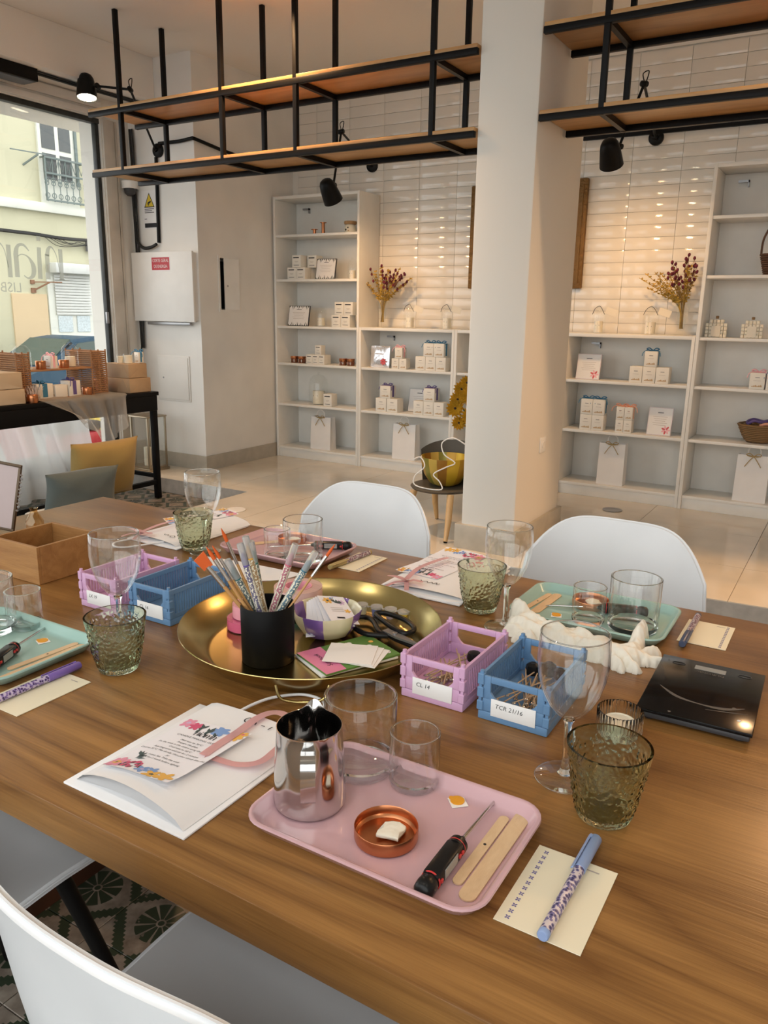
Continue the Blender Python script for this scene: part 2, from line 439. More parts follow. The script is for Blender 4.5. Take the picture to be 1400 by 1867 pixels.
ceil = struct(box('ceiling', -.9, 6.7, -6.2, .55, 2.83, 2.95, 'ceiling_paint'))
wall_right = struct(box('wall_right', 6.5, 6.7, -6.2, .55, -.2, 2.83, 'plaster'))
wall_front = struct(boxes('wall_front', [(-.87, -.2, -6.2, -6.0, -.2, 2.83), (5.8, 6.5, -6.2, -6.0, -.2, 2.83), (-.2, 5.8, -6.2, -6.0, 2.80, 2.83), (-.2, 5.8, -6.2, -6.0, -.2, .02)], 'plaster'))
wall_left = struct(boxes('wall_left', [(-.87, -.65, -6.0, -.8, 2.43, 2.83), (-.87, -.65, -1.055, -.8, -.2, 2.43), (-.87, -.65, -6.0, -5.8, -.2, 2.43), (-.87, -.65, -5.8, -1.055, -.2, .02)], 'plaster'))
beam = struct(box('trim_1', -.65, -.37, -6.0, -.81, 2.56, 2.83, 'ceiling_paint', bev=.004))
jamb = struct(boxes('trim_2', [(-.652, -.63, -1.05, -.955, 0, 2.43), (-.652, -.637, -.945, -.925, 0, 2.43)], 'stone_trim', bev=.003))
head = struct(boxes('trim_3', [(-.655, -.62, -5.8, -1.05, 2.435, 2.47), (-.655, -.635, -5.8, -1.05, 2.49, 2.55)], 'white_paint', bev=.003))
column = struct(boxes('wall_column', [(-.87, -.02, -.81, -.598, -.2, 2.83), (-.87, -.02, -.40, .52, -.2, 2.83), (-.87, -.02, -.598, -.40, -.2, 1.17), (-.87, -.02, -.598, -.40, 1.535, 2.83), (-.87, -.16, -.598, -.40, 1.17, 1.535)], 'plaster_rough'))
bb = struct(boxes('baseboard_left', [(-.65, -.008, -.822, -.81, 0, .108), (-.02, -.008, -.8099, .299, 0, .108)], 'skirting_tile'))
wall_back = struct(box('wall_back', -.02, 6.5, .30, .52, -.2, 2.83, 'grout'))
box('plaster_band', -.02, 6.5, .288, .30, 2.74, 2.83, 'plaster', wall_back)
# glazed wall tiles, stacked joints, each a slightly tilted piece
tme = []
for k in range(4):
    bm = bmesh.new(); a_box(bm, -.1517, .1517, -.010, 0, -.03755, .03755, bev=.0012, seg=2)
    o = fin(bm, 'tile', 'wall_tile', smooth=30); tme.append(o.data); bpy.data.objects.remove(o)
for i in range(-5, 10):
    cx = 1.434 + .305*i + .1525
    if cx < -.0 or cx > 4.3: continue
    for j in range(-5, 18):
        cz = 1.431 + .0765*j + .038
        if cz > 2.71: continue
        if (cx+.15 < .79 or cx-.15 > 3.22) and cz < 1.99: continue
        if cx+.15 < .82 and cz < 1.98: continue
        link('tile', tme[(i*7+j*3) % 4], None, wall_back, (cx, .2985+random.uniform(-.0008, .0008), cz), (random.uniform(-.005, .005), 0, random.uniform(-.003, .003)))
box('plaster_infill', 4.42, 6.5, .288, .30, 0, 2.74, 'plaster', wall_back)
boxes('plaster_strip', [(-.02, .03, .288, .30, 0, 2.74)], 'plaster', wall_back)

pillar = struct(box('pillar', 2.43, 2.72, -1.545, -.90, -.1, 2.83, 'plaster', bev=.012))
pbase = struct(box('baseboard_pillar', 2.405, 2.738, -1.567, -.882, -.003, .128, 'skirting_tile', bev=.003))
sock = thing('wall_socket', 'small white wall socket on the shaded side of the pillar', 'socket', (2.72, -1.22, .52))
box('plate', 0, .008, -.04, .04, -.04, .04, 'white_panel', sock, bev=.003)
lathe('outlet', [(.0, .011), (.018, .011), (.02, .008), (.02, .0)], 'white_paint', sock, n=16, rot=(0, PI/2, 0))

# shop window
win = thing('window_1', 'large shop window with dark metal frame and mirrored grey lettering', 'window', (-.69, -1.07, 0))
win['kind'] = 'structure'
for a in (0, -1.95, -3.4, -4.715): box('frame_post', -.02, .02, a-.015, a+.015, .05, 2.43, 'dark_frame', win, bev=.003)
box('frame_head', -.025, .03, -4.73, .015, 2.397, 2.43, 'dark_frame', win, bev=.003)
box('frame_rail', -.02, .02, -4.73, .015, .02, .17, 'dark_frame', win, bev=.003)
for a, b_ in ((-1.935, -.015), (-3.385, -1.965), (-4.73, -3.415)):
    box('pane', -.003, .003, a, b_, .17, 2.397, 'window_glass', win)
boxes('frame_catch', [(.015, .03, -.03, -.01, 1.06, 1.14)], 'steel_grey', win, bev=.002)
fabric('vinyl_grey', .72, (.40, .42, .38))
def glyphs():
    G = {}
    G['n'] = (.80, [([(.10, 1.0), (.11, .5), (.12, -.02)], [.16, .16, .16]), ([(.0, 0.0), (.12, .02), (.24, .0)], [.03, .05, .03]), ([(.18, .2), (.26, .75), (.42, 1.03), (.56, .98), (.63, .75)], [.03, .03, .05, .12, .17]), ([(.63, .8), (.64, .4), (.65, 0)], [.17, .17, .17])])
    G['i'] = (.36, [([(.14, 1.0), (.16, .5), (.18, 0)], [.15, .16, .17]), ([(.13, 1.2), (.13, 1.36)], [.15, .15])])
    G['a'] = (.85, [([(.62, .66), (.45, .74), (.22, .66), (.06, .38), (.10, .1), (.28, .0), (.44, .08)], [.04, .03, .06, .17, .15, .06, .03]), ([(.18, .86), (.36, 1.03), (.56, 1.0), (.66, .78), (.67, .4), (.68, .02)], [.03, .08, .10, .17, .17, .17])])
    G['m'] = (1.25, [([(.08, 1.0), (.09, .5), (.10, 0)], [.16, .16, .16]), ([(.14, .3), (.22, .8), (.36, 1.02), (.50, .98), (.56, .75)], [.03, .03, .05, .12, .16]), ([(.56, .8), (.57, 0)], [.16, .16]), ([(.61, .3), (.70, .8), (.84, 1.02), (.98, .98), (1.04, .75)], [.03, .03, .05, .12, .16]), ([(1.04, .8), (1.05, 0)], [.16, .16])])
    G['h'] = (.80, [([(.08, 1.7), (.09, .8), (.10, 0)], [.16, .16, .16]), ([(.14, .3), (.24, .8), (.40, 1.02), (.55, .98), (.62, .75)], [.03, .03, .05, .12, .17]), ([(.62, .8), (.63, 0)], [.17, .17])])
    return G
GL = glyphs()
def logo(name, word, size, mat, parent, M, sp=0.0):
    bm = bmesh.new(); x = 0
    for ch in word:
        wd, st = GL[ch]
        for pts, w in st: a_stroke(bm, [((x+p[0])*size, p[1]*size) for p in pts], [a*size for a in w], 0, M)
        x += wd + sp
    return fin(bm, name, mat, parent)
# local frame on the pane: letter x runs towards -y, letter y up, facing the street
Mw = Matrix(((0, 0, -1, -.006), (-1, 0, 0, -.335), (0, 1, 0, 1.35), (0, 0, 0, 1)))
logo('lettering', 'niamh', .20, 'vinyl_grey', win, Mw, sp=-.02)
t = text('lettering', 'LISBOA', .088, 'vinyl_grey', win, (-.006, -.67, 1.285), (PI/2, 0, -PI/2), align='LEFT')

added_win = thing('added_window', 'assumed wide window behind the camera, added for daylight on the foreground', 'window', (-.2, -6.1, 0)); added_win['kind'] = 'structure'  # unseen window, assumed and added to bring daylight onto the foreground
for a in (.02, 1.5, 3.0, 4.5, 5.98): box('frame_post', a-.02, a+.02, -.02, .02, .07, 2.76, 'dark_frame', added_win)
box('frame_head', 0, 6.0, -.025, .025, 2.76, 2.80, 'dark_frame', added_win); box('frame_rail', 0, 6.0, -.025, .025, .02, .07, 'dark_frame', added_win)
for k in range(4): box('pane', .045+1.49*k, 1.475+1.49*k, -.003, .003, .075, 2.755, 'window_glass', added_win)

# ------------------------------------------------------------------ the street outside
street = struct(box('street', -12, 30, -30, 22, -1.0, -.85, 'asphalt'))
bl = thing('building', 'pale yellow town house across the street seen through the shop window', 'building', (-11, 0, 0))
box('wall', -.4, 0, 2.6, 22, -.85, 10.5, 'cream_wall', bl)
box('cornice', 0, .12, 2.6, 22, 3.09, 3.27, 'stone_white', bl, bev=.01)
box('lower_panel', 0, .03, 5.2, 6.02, .3, 1.44, 'peach_wall', bl)
w = box('balcony_door', .0, .05, 6.10, 7.02, 3.27, 5.75, 'stone_white', bl)
for a, b_ in ((6.18, 6.50), (6.60, 6.88)):
    for c, d_ in ((3.75, 4.25), (4.34, 4.86), (4.92, 5.6)): box('pane', .05, .06, a, b_, c, d_, 'pane_dark', w)
box('shutter_leaf', .05, .09, 6.97, 7.03, 3.7, 5.7, 'iron_green', w)
bm = bmesh.new()
for z in (4.15, 3.85, 3.33): a_bar(bm, (.18, 6.12, z), (.18, 7.10, z), .035)
for y in (6.12, 7.10): a_bar(bm, (.18, y, 4.15), (0, y, 4.15), .03); a_bar(bm, (.18, y, 3.31), (.18, y, 4.165), .03)
rl = fin(bm, 'balcony_railing', 'iron_green', bl)
for k in range(7):
    y = 6.14 + k*.158
    bm = bmesh.new(); a_tube(bm, [(.18, y, 3.30), (.18, y, 4.17)], .009, 6)
    for z, rr_ in ((3.42, .05), (3.66, .045), (3.72, .045)): a_tube(bm, [(.18, y+rr_*math.cos(a*PI/6), z+rr_*math.sin(a*PI/6)) for a in range(12)], .009, 5, closed=True)
    if k < 6: a_tube(bm, [(.18, y, 4.12), (.18, y+.08, 3.9), (.18, y+.158, 4.12)], .009, 5)
    fin(bm, 'baluster', 'iron_green', rl, smooth=60)
sh = box('shutter_window', 0, .04, 6.05, 7.30, .45, 1.88, 'stone_white', bl)
box('shutter_box', .04, .30, 6.10, 7.32, 1.88, 2.09, 'shutter', sh, bev=.02)
for k in range(14): box('slat', .06, .085, 6.20, 7.10, 1.02+k*.06, 1.07+k*.06, 'shutter', sh, bev=.008)
for a, b_ in ((6.24, 6.60), (6.72, 7.06)): box('pane', .045, .06, a, b_, .66, 1.0, 'pane_curtain', sh)
box('sill', 0, .14, 6.0, 7.35, .42, .50, 'stone_white', sh, bev=.01)
tube('cable', spline([(.1, 3.2, 2.68), (.1, 5.1, 2.64), (.1, 5.8, 2.63), (.1, 6.5, 2.60), (.1, 7.6, 2.62), (.1, 8.6, 2.60)], 5), .035, 'cable_black', bl, n=6)
jb = box('junction_box', .05, .15, 7.08, 7.26, 2.38, 2.60, 'ink_grey', bl, bev=.01)
box('sticker', .15, .153, 7.20, 7.25, 2.48, 2.59, 'car_yellow', jb)
for k in range(5): tube('wire', spline([(.1, 7.11, 2.5), (.11, 6.86-.12*k, 2.55-.03*k), (.1, 6.66-.15*k, 2.5+.02*k), (.1, 6.41-.1*k, 2.6)], 5), .006, 'cable_black', jb, n=5)
tube('wire', spline([(.1, 7.21, 2.4), (.1, 7.26, 2.2), (.1, 7.21, 1.9)], 5), .008, 'cable_black', jb, n=5)
bm = bmesh.new(); a_box(bm, 0, .04, 5.67, 5.75, 1.64, 1.72); a_box(bm, 0, .04, 5.67, 5.77, 1.46, 1.56); a_bar(bm, (.03, 5.72, 1.51), (.3, 5.92, 1.68), .03); a_bar(bm, (.03, 5.72, 1.68), (.3, 6.22, 1.69), .022); fin(bm, 'wall_bracket', 'rust', bl)
bm = bmesh.new(); a_bar(bm, (0, 5.75, 3.95), (.3, 5.9, 4.15), .03); a_bar(bm, (.2, 5.35, 4.17), (.2, 6.15, 4.19), .02); fin(bm, 'wall_bracket', 'iron_green', bl)
up = struct(box('sky_blocking_floors', -.87, 7, -6.2, .55, 2.96, 12, 'plaster'))  # unseen storeys, added to keep sky light off the house opposite
aw = struct(box('awning', -1.26, -.88, -8, -.5, 2.455, 2.72, 'ceiling_paint'))

def car(name, label, mat, loc, rotz, plate=None):
    t = thing(name, label, 'car', loc, rotz)
    prof = [(0, .25), (0, .62), (.12, .72), (1.05, .90), (1.75, 1.42), (2.2, 1.48), (3.1, 1.44), (3.75, .98), (3.95, .9), (4.0, .3), (3.6, .25)]
    bm = bmesh.new()
    lo = [bm.verts.new((-.82, y, z)) for y, z in prof]; hi = [bm.verts.new((.82, y, z)) for y, z in prof]
    for ring, sx in ((lo, 1), (hi, -1)):
        for v in ring:
            if v.co.z > .95: v.co.x += sx*.14*(v.co.z-.9)/.5
    bm.faces.new(lo[::-1]); bm.faces.new(hi)
    n = len(prof)
    for i in range(n): bm.faces.new((lo[i], lo[(i+1) % n], hi[(i+1) % n], hi[i]))
    bmesh.ops.bevel(bm, geom=list(bm.edges), offset=.05, segments=2, affect='EDGES')
    fin(bm, 'body', mat, t, smooth=50)
    sw = [(1.30, .98), (1.82, 1.36), (2.25, 1.40), (2.25, .98)]; sw2 = [(2.32, .98), (2.32, 1.40), (3.0, 1.36), (3.35, .99)]
    for sx in (-1, 1):
        for s_ in (sw, sw2):
            bm = bmesh.new(); a = [bm.verts.new((sx*(.835-.14*(z-.9)/.5), y, z)) for y, z in s_]; b2 = [bm.verts.new((sx*(.80-.14*(z-.9)/.5), y, z)) for y, z in s_]
            bm.faces.new(a); bm.faces.new(b2[::-1])
            for i in range(len(a)): bm.faces.new((a[i], a[(i+1) % len(a)], b2[(i+1) % len(a)], b2[i]))
            fin(bm, 'side_window', 'car_glass', t)
    bm = bmesh.new()
    a_prism(bm, [(-.70, -.0), (.70, 0), (.58, .76), (-.58, .76)], -.01, .02, Matrix.Translation((0, 1.14, .965)) @ Matrix.Rotation(math.atan2(.52, .70), 4, 'X'))
    fin(bm, 'windscreen', 'car_glass', t)
    for y in (.75, 3.25):
        for sx in (-1, 1): lathe('wheel', [(0, -.09), (.22, -.09), (.30, -.07), (.30, .07), (.22, .09), (0, .09)], 'rubber', t, n=20, loc=(sx*.76, y, .30), rot=(0, PI/2, 0))
    box('bumper', -.78, .78, -.05, .1, .28, .58, 'rubber', t, bev=.03)
    for sx in (-1, 1): box('headlight', sx*.62-.14, sx*.62+.14, -.01, .05, .60, .70, 'plate_white', t, bev=.01)
    if plate:
        pl = box('number_plate', -.26, .26, -.065, -.05, .42, .54, 'plate_white', t, bev=.004)
        text('plate_text', plate, .12, 'ink', pl, (0, -.067, .48), (PI/2, 0, 0))
    return t
car('car', 'blue car parked along the yellow house across the street', 'car_blue', (-9.2, 2.95, -.83), 0)
car('car', 'yellow car with black bumper and white number plate outside the window', 'car_yellow', (-2.30, .30, -.62), 0, '40-20-2')
sc = thing('scooter', 'red motor scooter standing on the street behind the display table', 'scooter', (-2.4, -.62, -.85))
bm = bmesh.new(); a_prism(bm, [(-.02, .30), (.05, .28), (-.22, 1.45), (-.34, 1.48), (-.30, 1.30)], -.2, .2, Matrix.Rotation(PI/2, 4, 'Z') @ Matrix.Rotation(PI/2, 4, 'X')); fin(bm, 'leg_shield', 'car_red', sc)
box('body', -.15, .15, .25, .75, .62, .86, 'car_red', sc, bev=.06); box('seat', -.14, .14, .15, .72, .86, .95, 'rubber', sc, bev=.03)
box('floorboard', -.14, .14, -.05, .4, .40, .46, 'rubber', sc, bev=.02)
for y in (-.32, .62): lathe('wheel', [(0, -.05), (.16, -.05), (.24, -.04), (.24, .04), (.16, .05), (0, .05)], 'rubber', sc, n=20, loc=(0, y, .26), rot=(0, PI/2, 0))
tube('handlebar', spline([(-.3, -.3, 1.42), (-.1, -.36, 1.5), (.1, -.36, 1.5), (.3, -.3, 1.42)], 4), .016, 'black_metal', sc)
# ------------------------------------------------------------------ bookcases along the tiled wall
wood('oak_board', (.42, .21, .075), (.62, .36, .14), (1.2, 12, 12), .4, .25)
P('card_white', (.80, .77, .70), .6)
P('card_cream', (.78, .72, .60), .65)
P('paper_white', (.84, .82, .80), .7)
P('print_grey', (.45, .40, .36), .7)
P('print_gold', (.52, .36, .20), .7)
P('ribbon_blue', (.05, .20, .34), .5); P('ribbon_purple', (.13, .09, .27), .5); P('ribbon_pink', (.85, .45, .50), .45); P('ribbon_orange', (.80, .38, .25), .5)
P('twine', (.42, .30, .13), .9)
P('copper', (.55, .22, .10), .3, metal=1.0)
P('amber', (.14, .045, .02), .2, coat=.5)
P('wax', (.82, .76, .62), .5, sss=.2)
P('silver_foil', (.75, .75, .78), .25, metal=.8, bump=.6, bscale=18)
P('frame_dark', (.05, .05, .055), .4)
P('frame_silver', (.45, .46, .50), .3, metal=.6)
P('acrylic_pink', (.75, .66, .68), .25)
P('leaf_dark', (.06, .075, .06), .7)
P('flower_red', (.62, .10, .12), .7)
P('dried_yellow', (.50, .33, .06), .85, nscale=40, namt=.3)
P('dried_stem', (.30, .20, .07), .85)
P('dried_wine', (.12, .012, .03), .8, nscale=60, namt=.3)
P('wicker', (.33, .17, .08), .7, bump=.3, bscale=120)
P('wicker_dark', (.12, .06, .035), .7)
P('kraft', (.40, .28, .17), .75, nscale=8, namt=.08, bump=.15, bscale=14)
P('kraft_pale', (.52, .42, .30), .75)
thin_glass('clear_glass_thin', (.975, .98, .975), refl=.45, base=.02)
P('cork', (.45, .26, .12), .85, nscale=60, namt=.2)

def bookcase(x0, H, levels, label):
    t = thing('bookcase', label, 'bookcase', (x0+.4, 0, 0))
    h = .3993
    for s in (-1, 1): box('side_panel', s*h-(0 if s < 0 else .020), s*h+(.020 if s < 0 else 0), 0, .28, 0, H, 'white_laminate', t, bev=.0015)
    box('top_board', -h+.02, h-.02, .001, .279, H-.022, H, 'white_laminate', t, bev=.0015)
    for z in levels: box('shelf', -h+.0205, h-.0205, .006, .272, z-.018, z, 'white_laminate', t, bev=.001)
    box('back_panel', -h+.0205, h-.0205, .273, .279, .02, H-.023, 'bookcase_back', t)
    box('plinth', -h+.0205, h-.0205, .014, .03, 0, levels[0]-.0185, 'white_laminate', t, bev=.001)
    boxes('wall_bracket', [(-.30, -.24, .25, .272, H-.075, H-.062), (-.245, -.24, .25, .272, H-.10, H-.062)], 'steel_grey', t)
    return t
LV = [.085, .44, .765]
bookcase(0, 2.02, LV+[1.055, 1.41, 1.74], 'tall white bookcase at the left end of the tiled wall')
bookcase(.8, 1.06, LV, 'low white bookcase with foil bag and two paper bag shelves left of the pillar')
bookcase(1.6, 1.06, LV, 'low white bookcase mostly hidden behind the pillar')
bookcase(2.4, 1.06, LV, 'low white bookcase right of the pillar under the picture frame')
bookcase(3.2, 2.02, LV+[1.055, 1.41, 1.74], 'tall white bookcase at the right edge holding baskets')

def bow(parent, w, d, h, mat, side=0):
    bm = bmesh.new()
    a_box(bm, -w/2-.001, w/2+.001, d*.35, d*.65, h, h+.0015)
    for s in (-1, 1):
        a_box(bm, s*(w/2)-.001+.0, s*(w/2)+.001, d*.35, d*.65, 0.0 if False else h*.1, h)
        lp = spline([(0, d*.5, h+.003), (s*.02, d*.42, h+.018), (s*.038, d*.5, h+.013), (s*.022, d*.55, h+.005), (0, d*.5, h+.004)], 4)
        a_tube(bm, lp, .0035, 5)
        a_tube(bm, spline([(0, d*.45, h+.004), (s*.03, d*.25, h+.006), (s*(.05+side*.02), d*.1, h-.008), (s*.055, d*.0, h-.03)], 4), .0025, 5)
    return fin(bm, 'ribbon', mat, parent)
def cbox(x0, x1, z, h, label, style='dark', y=.03, d=None, ribbon=None, group=None, rz=0.0):
    w = x1-x0; d = d or w
    t = thing('candle_box', label, 'box', ((x0+x1)/2, y, z+.0004), rz, group)
    box('body', -w/2, w/2, 0, d, 0, h, 'card_white', t, bev=.0012)
    if style == 'dark':
        sh = [([(-w*.36, h*.76), (w*.30, h*.76), (w*.30, h*.84), (-w*.36, h*.84)], 'ink'), ([(-w*.3, h*.16), (w*.3, h*.16), (w*.3, h*.2), (-w*.3, h*.2)], 'ink_grey'),
              ([(-w*.2, h*.48), (w*.2, h*.48), (w*.2, h*.50), (-w*.2, h*.50)], 'print_grey'), ([(-w*.15, h*.42), (w*.15, h*.42), (w*.15, h*.44), (-w*.15, h*.44)], 'print_grey')]
    else:
        sh = [([(-w*.15, h*.70), (w*.15, h*.70), (w*.15, h*.73), (-w*.15, h*.73)], 'ink_grey'), ([(-w*.24, h*.52), (w*.24, h*.52), (w*.24, h*.535), (-w*.24, h*.535)], 'print_grey')]
        for k in range(6):
            a = -w*.34+k*w*.11; hh = h*(.05+.06*((k*37) % 5)/4)
            sh.append(([(a, h*.14), (a+w*.1, h*.14), (a+w*.1, h*.14+hh), (a, h*.14+hh)], 'print_gold'))
        sh.append(([(w*.2, h*.14), (w*.36, h*.14), (w*.3, h*.27), (w*.24, h*.27)], 'print_gold'))
    flats('print', [([(p[0], p[1]) for p in poly], mt) for poly, mt in sh], 0, t, fn=lambda q: (q[0], -.0006-q[2], q[1]))
    if ribbon: bow(t, w, d, h, ribbon)
    return t
def row(xs, w, z, h, base, style='dark', words=('left', 'middle', 'right'), ribbons=None, **k):
    for i, x in enumerate(xs): cbox(x, x+w, z, h, base.format(words[i]), style, ribbon=(ribbons[i] if ribbons else None), **k)
LRw = ('left', 'right')
TS = 'tall left bookcase'
# shelf two from top
row((.110, .197), .084, 1.41, .088, 'black printed candle box, lower {} front, second shelf of the tall left bookcase', words=LRw, y=.03)
row((.110, .197), .084, 1.41, .088, 'candle box behind the lower {} one, second shelf of the tall left bookcase', words=LRw, y=.117)
cbox(.158, .242, 1.499, .09, 'black printed candle box on top of four others, second shelf of tall bookcase', y=.03)
cbox(.262, .346, 1.499, .09, 'candle box with narrow print, upper right of the five, second bookcase shelf', y=.09)
# shelf three
row((.531, .617), .082, 1.055, .09, 'black printed candle box, lower {}, on the third shelf beside the candle dome', words=LRw)
row((.560, .644), .080, 1.146, .095, 'black printed candle box, upper {}, on the third shelf beside the candle dome', words=LRw)
# shelf four
row((.287, .346, .405), .057, .765, .073, 'small black printed candle box, {} of the row between the amber jars', d=.09)
cbox(.373, .431, .839, .072, 'small black printed candle box alone on top of the row between amber jars')
cbox(.452, .531, .44, .098, 'single black printed candle box beside the large glass dome')
# low bookcase 1
row((1.074, 1.138), .060, .765, .075, 'small pale candle box, lower {}, beside the foil bag', 'light', LRw)
cbox(1.100, 1.163, .841, .078, 'small pale candle box with pink ribbon on top of two, beside the foil bag', 'light', ribbon='ribbon_pink')
row((1.276, 1.359, 1.442), .080, .765, .098, 'pale candle box, lower {} under the blue ribboned pair left of the pillar', 'light')
row((1.340, 1.424), .081, .864, .095, 'pale candle box with blue ribbon, upper {} of the five left of the pillar', 'light', LRw, ('ribbon_blue', 'ribbon_blue'))
row((.940, 1.038), .092, .44, .10, 'pale candle box, lower {}, under a purple ribboned box left of the silver frame', 'light', LRw)
cbox(.977, 1.066, .541, .092, 'pale candle box with purple ribbon on top of two, left of the silver frame', 'light', ribbon='ribbon_purple')
row((1.268, 1.352, 1.436), .081, .44, .10, 'pale candle box, lower {} in front of the silver frame', 'light')
cbox(1.351, 1.440, .541, .095, 'pale candle box with purple ribbon on three others, right of the silver frame', 'light', ribbon='ribbon_purple')
# low bookcase 3
row((2.822, 2.903, 2.984), .078, .765, .10, 'pale candle box, lower {} of the pyramid right of the pillar', 'light')
cbox(2.907, 2.984, .866, .095, 'pale candle box with blue ribbon topping the pyramid right of the pillar', 'light', ribbon='ribbon_blue')
row((2.527, 2.606), .077, .44, .10, 'pale candle box, lower {} of the blue ribboned square stack', 'light', LRw)
row((2.527, 2.606), .077, .541, .10, 'pale candle box, upper {} of the square stack with blue ribbon', 'light', LRw, ('ribbon_blue', 'ribbon_blue'))
row((2.762, 2.814), .050, .44, .082, 'small candle box, lower {} of the orange ribboned square stack', 'light', LRw, d=.07)
row((2.762, 2.814), .050, .523, .082, 'small candle box, upper {} of the square stack with orange ribbon', 'light', LRw, ('ribbon_orange', 'ribbon_orange'), d=.07)
cbox(3.522, 3.604, .765, .095, 'pale candle box with pink ribbon in the right tall bookcase', 'light', ribbon='ribbon_pink')
cbox(3.612, 3.694, .765, .095, 'pale candle box with blue ribbon at the right edge of the tall bookcase', 'light', ribbon='ribbon_blue')

# spools, jars
def spool(x, z, h, label):
    t = thing('copper_spool', label, 'candle holder', (x, .14, z))
    lathe('stem', [(0, 0), (.013, 0), (.013, h-.004), (0, h-.004)], 'copper', t, n=16)
    lathe('foot', [(0, .0), (.026, .0), (.026, .003), (0, .004)], 'copper', t, n=24); lathe('rim', [(0, h-.004), (.026, h-.004), (.026, h), (0, h)], 'copper', t, n=24)
spool(.295, 1.741, .045, 'short copper spool shaped candle holder on the top shelf'); spool(.378, 1.741, .092, 'tall copper spool shaped candle holder on the top shelf')
t = thing('ceramic_jar', 'small cream patterned jar with cork lid on the top shelf', 'jar', (.635, .13, 1.741))
lathe('body', [(0, 0), (.042, 0), (.048, .02), (.04, .055), (.032, .065), (0, .066)], 'wax', t); lathe('lid', [(0, .067), (.046, .067), (.048, .078), (.046, .088), (0, .09)], 'cork', t)
flats('motif', [(circ(-.01, .025, .008, 8), 'ink'), (circ(.008, .04, .006, 8), 'ink'), (circ(.012, .018, .006, 8), 'print_gold')], 0, t, fn=lambda q: (q[0], -.0492+q[0]*q[0]*8-q[2]+.002*(abs(q[1]-.02)*40), q[1]))
def amber(x, z, label):
    t = thing('amber_jar', label, 'jar', (x, .08, z))
    lathe('glass', [(0, 0), (.030, 0), (.032, .004), (.032, .03), (.029, .034)], 'amber', t, n=24); lathe('lid', [(0, .0345), (.031, .0345), (.032, .037), (.032, .052), (0, .053)], 'copper', t, n=24)
    flats('label', [([(-.018, .006), (.018, .006), (.018, .028), (-.018, .028)], 'card_white')], 0, t, fn=lambda q: (q[0], -.0335+q[0]*q[0]*16-q[2], q[1]))
for x, s in ((.133, 'far left'), (.207, 'second from left'), (.607, 'third from left'), (.678, 'far right')): amber(x, .7655, 'small amber candle jar with copper lid, %s of four on the shelf' % s)
def cloche(x, z, r, h, label, y=.13, tagc=False, jar=True):
    t = thing('glass_dome', label, 'candle', (x, y, z+.0004))
    lathe('dome', [(r, .004), (r, h*.62), (r*.9, h*.78), (r*.55, h*.9), (.006, h*.94)], 'clear_glass_thin', t, n=28)
    lathe('knob', [(0, h*.94), (.007, h*.94), (.006, h*.955), (.011, h*.975), (.009, h*.995), (0, h)], 'clear_glass_thin', t, n=14)
    lathe('base', [(0, 0), (r*1.06, 0), (r*1.06, .004), (0, .004)], 'clear_glass_thin', t, n=28)
    if jar:
        hh = h*.42
        lathe('candle_jar', [(0, .0045), (r*.62, .0045), (r*.62, hh), (0, hh-.004)], 'wax', t, n=24)
        flats('label', [([(-r*.36, hh*.2), (r*.36, hh*.2), (r*.36, hh*.8), (-r*.36, hh*.8)], 'card_white'), ([(-r*.26, hh*.62), (r*.26, hh*.62), (r*.26, hh*.7), (-r*.26, hh*.7)], 'ink'), ([(-r*.2, hh*.34), (r*.2, hh*.34), (r*.2, hh*.38), (-r*.2, hh*.38)], 'print_grey')], 0, t,
              fn=lambda q: (q[0], -math.sqrt(max((r*.625)**2-q[0]**2, 0))-.0005-q[2], q[1]))
    if tagc:
        s = thing  # hang tag tied round the knob
        bm = bmesh.new(); a_box(bm, .002, .078, -.030, -.029, h*.74, h*.98, M=Matrix.Rotation(math.radians(18), 4, 'Y')); fin(bm, 'hang_tag', 'card_cream', t)
        tube('cord', spline([(r*.9, -.02, h*.66), (r*.5, -.03, h*.86), (0, -.012, h*.95), (-r*.5, -.03, h*.86), (-r*.9, -.02, h*.66)], 4), .002, 'ink_grey', t, n=5)
    return t
cloche(.655, 1.41, .040, .155, 'slim glass dome over a pale candle on the second bookcase shelf')
cloche(.355, 1.055, .048, .155, 'glass dome over a labelled yellow candle beside the leaf framed sign', y=.14)
cloche(.335, .44, .078, .255, 'large glass dome over a small labelled candle in the tall bookcase', y=.13)
cloche(1.155, 1.06, .047, .18, 'domed candle with hang tag next to the dried bouquet left of the pillar', y=.15, tagc=True)
cloche(1.462, 1.06, .047, .18, 'domed candle with hang tag nearest the pillar on its left', y=.15, tagc=True)
cloche(2.566, 1.06, .044, .18, 'domed candle with hang tag under the picture frame right of the pillar', y=.15, tagc=True)
cloche(2.896, 1.06, .050, .18, 'domed candle with large hang tag left of the right dried bouquet', y=.15, tagc=True)

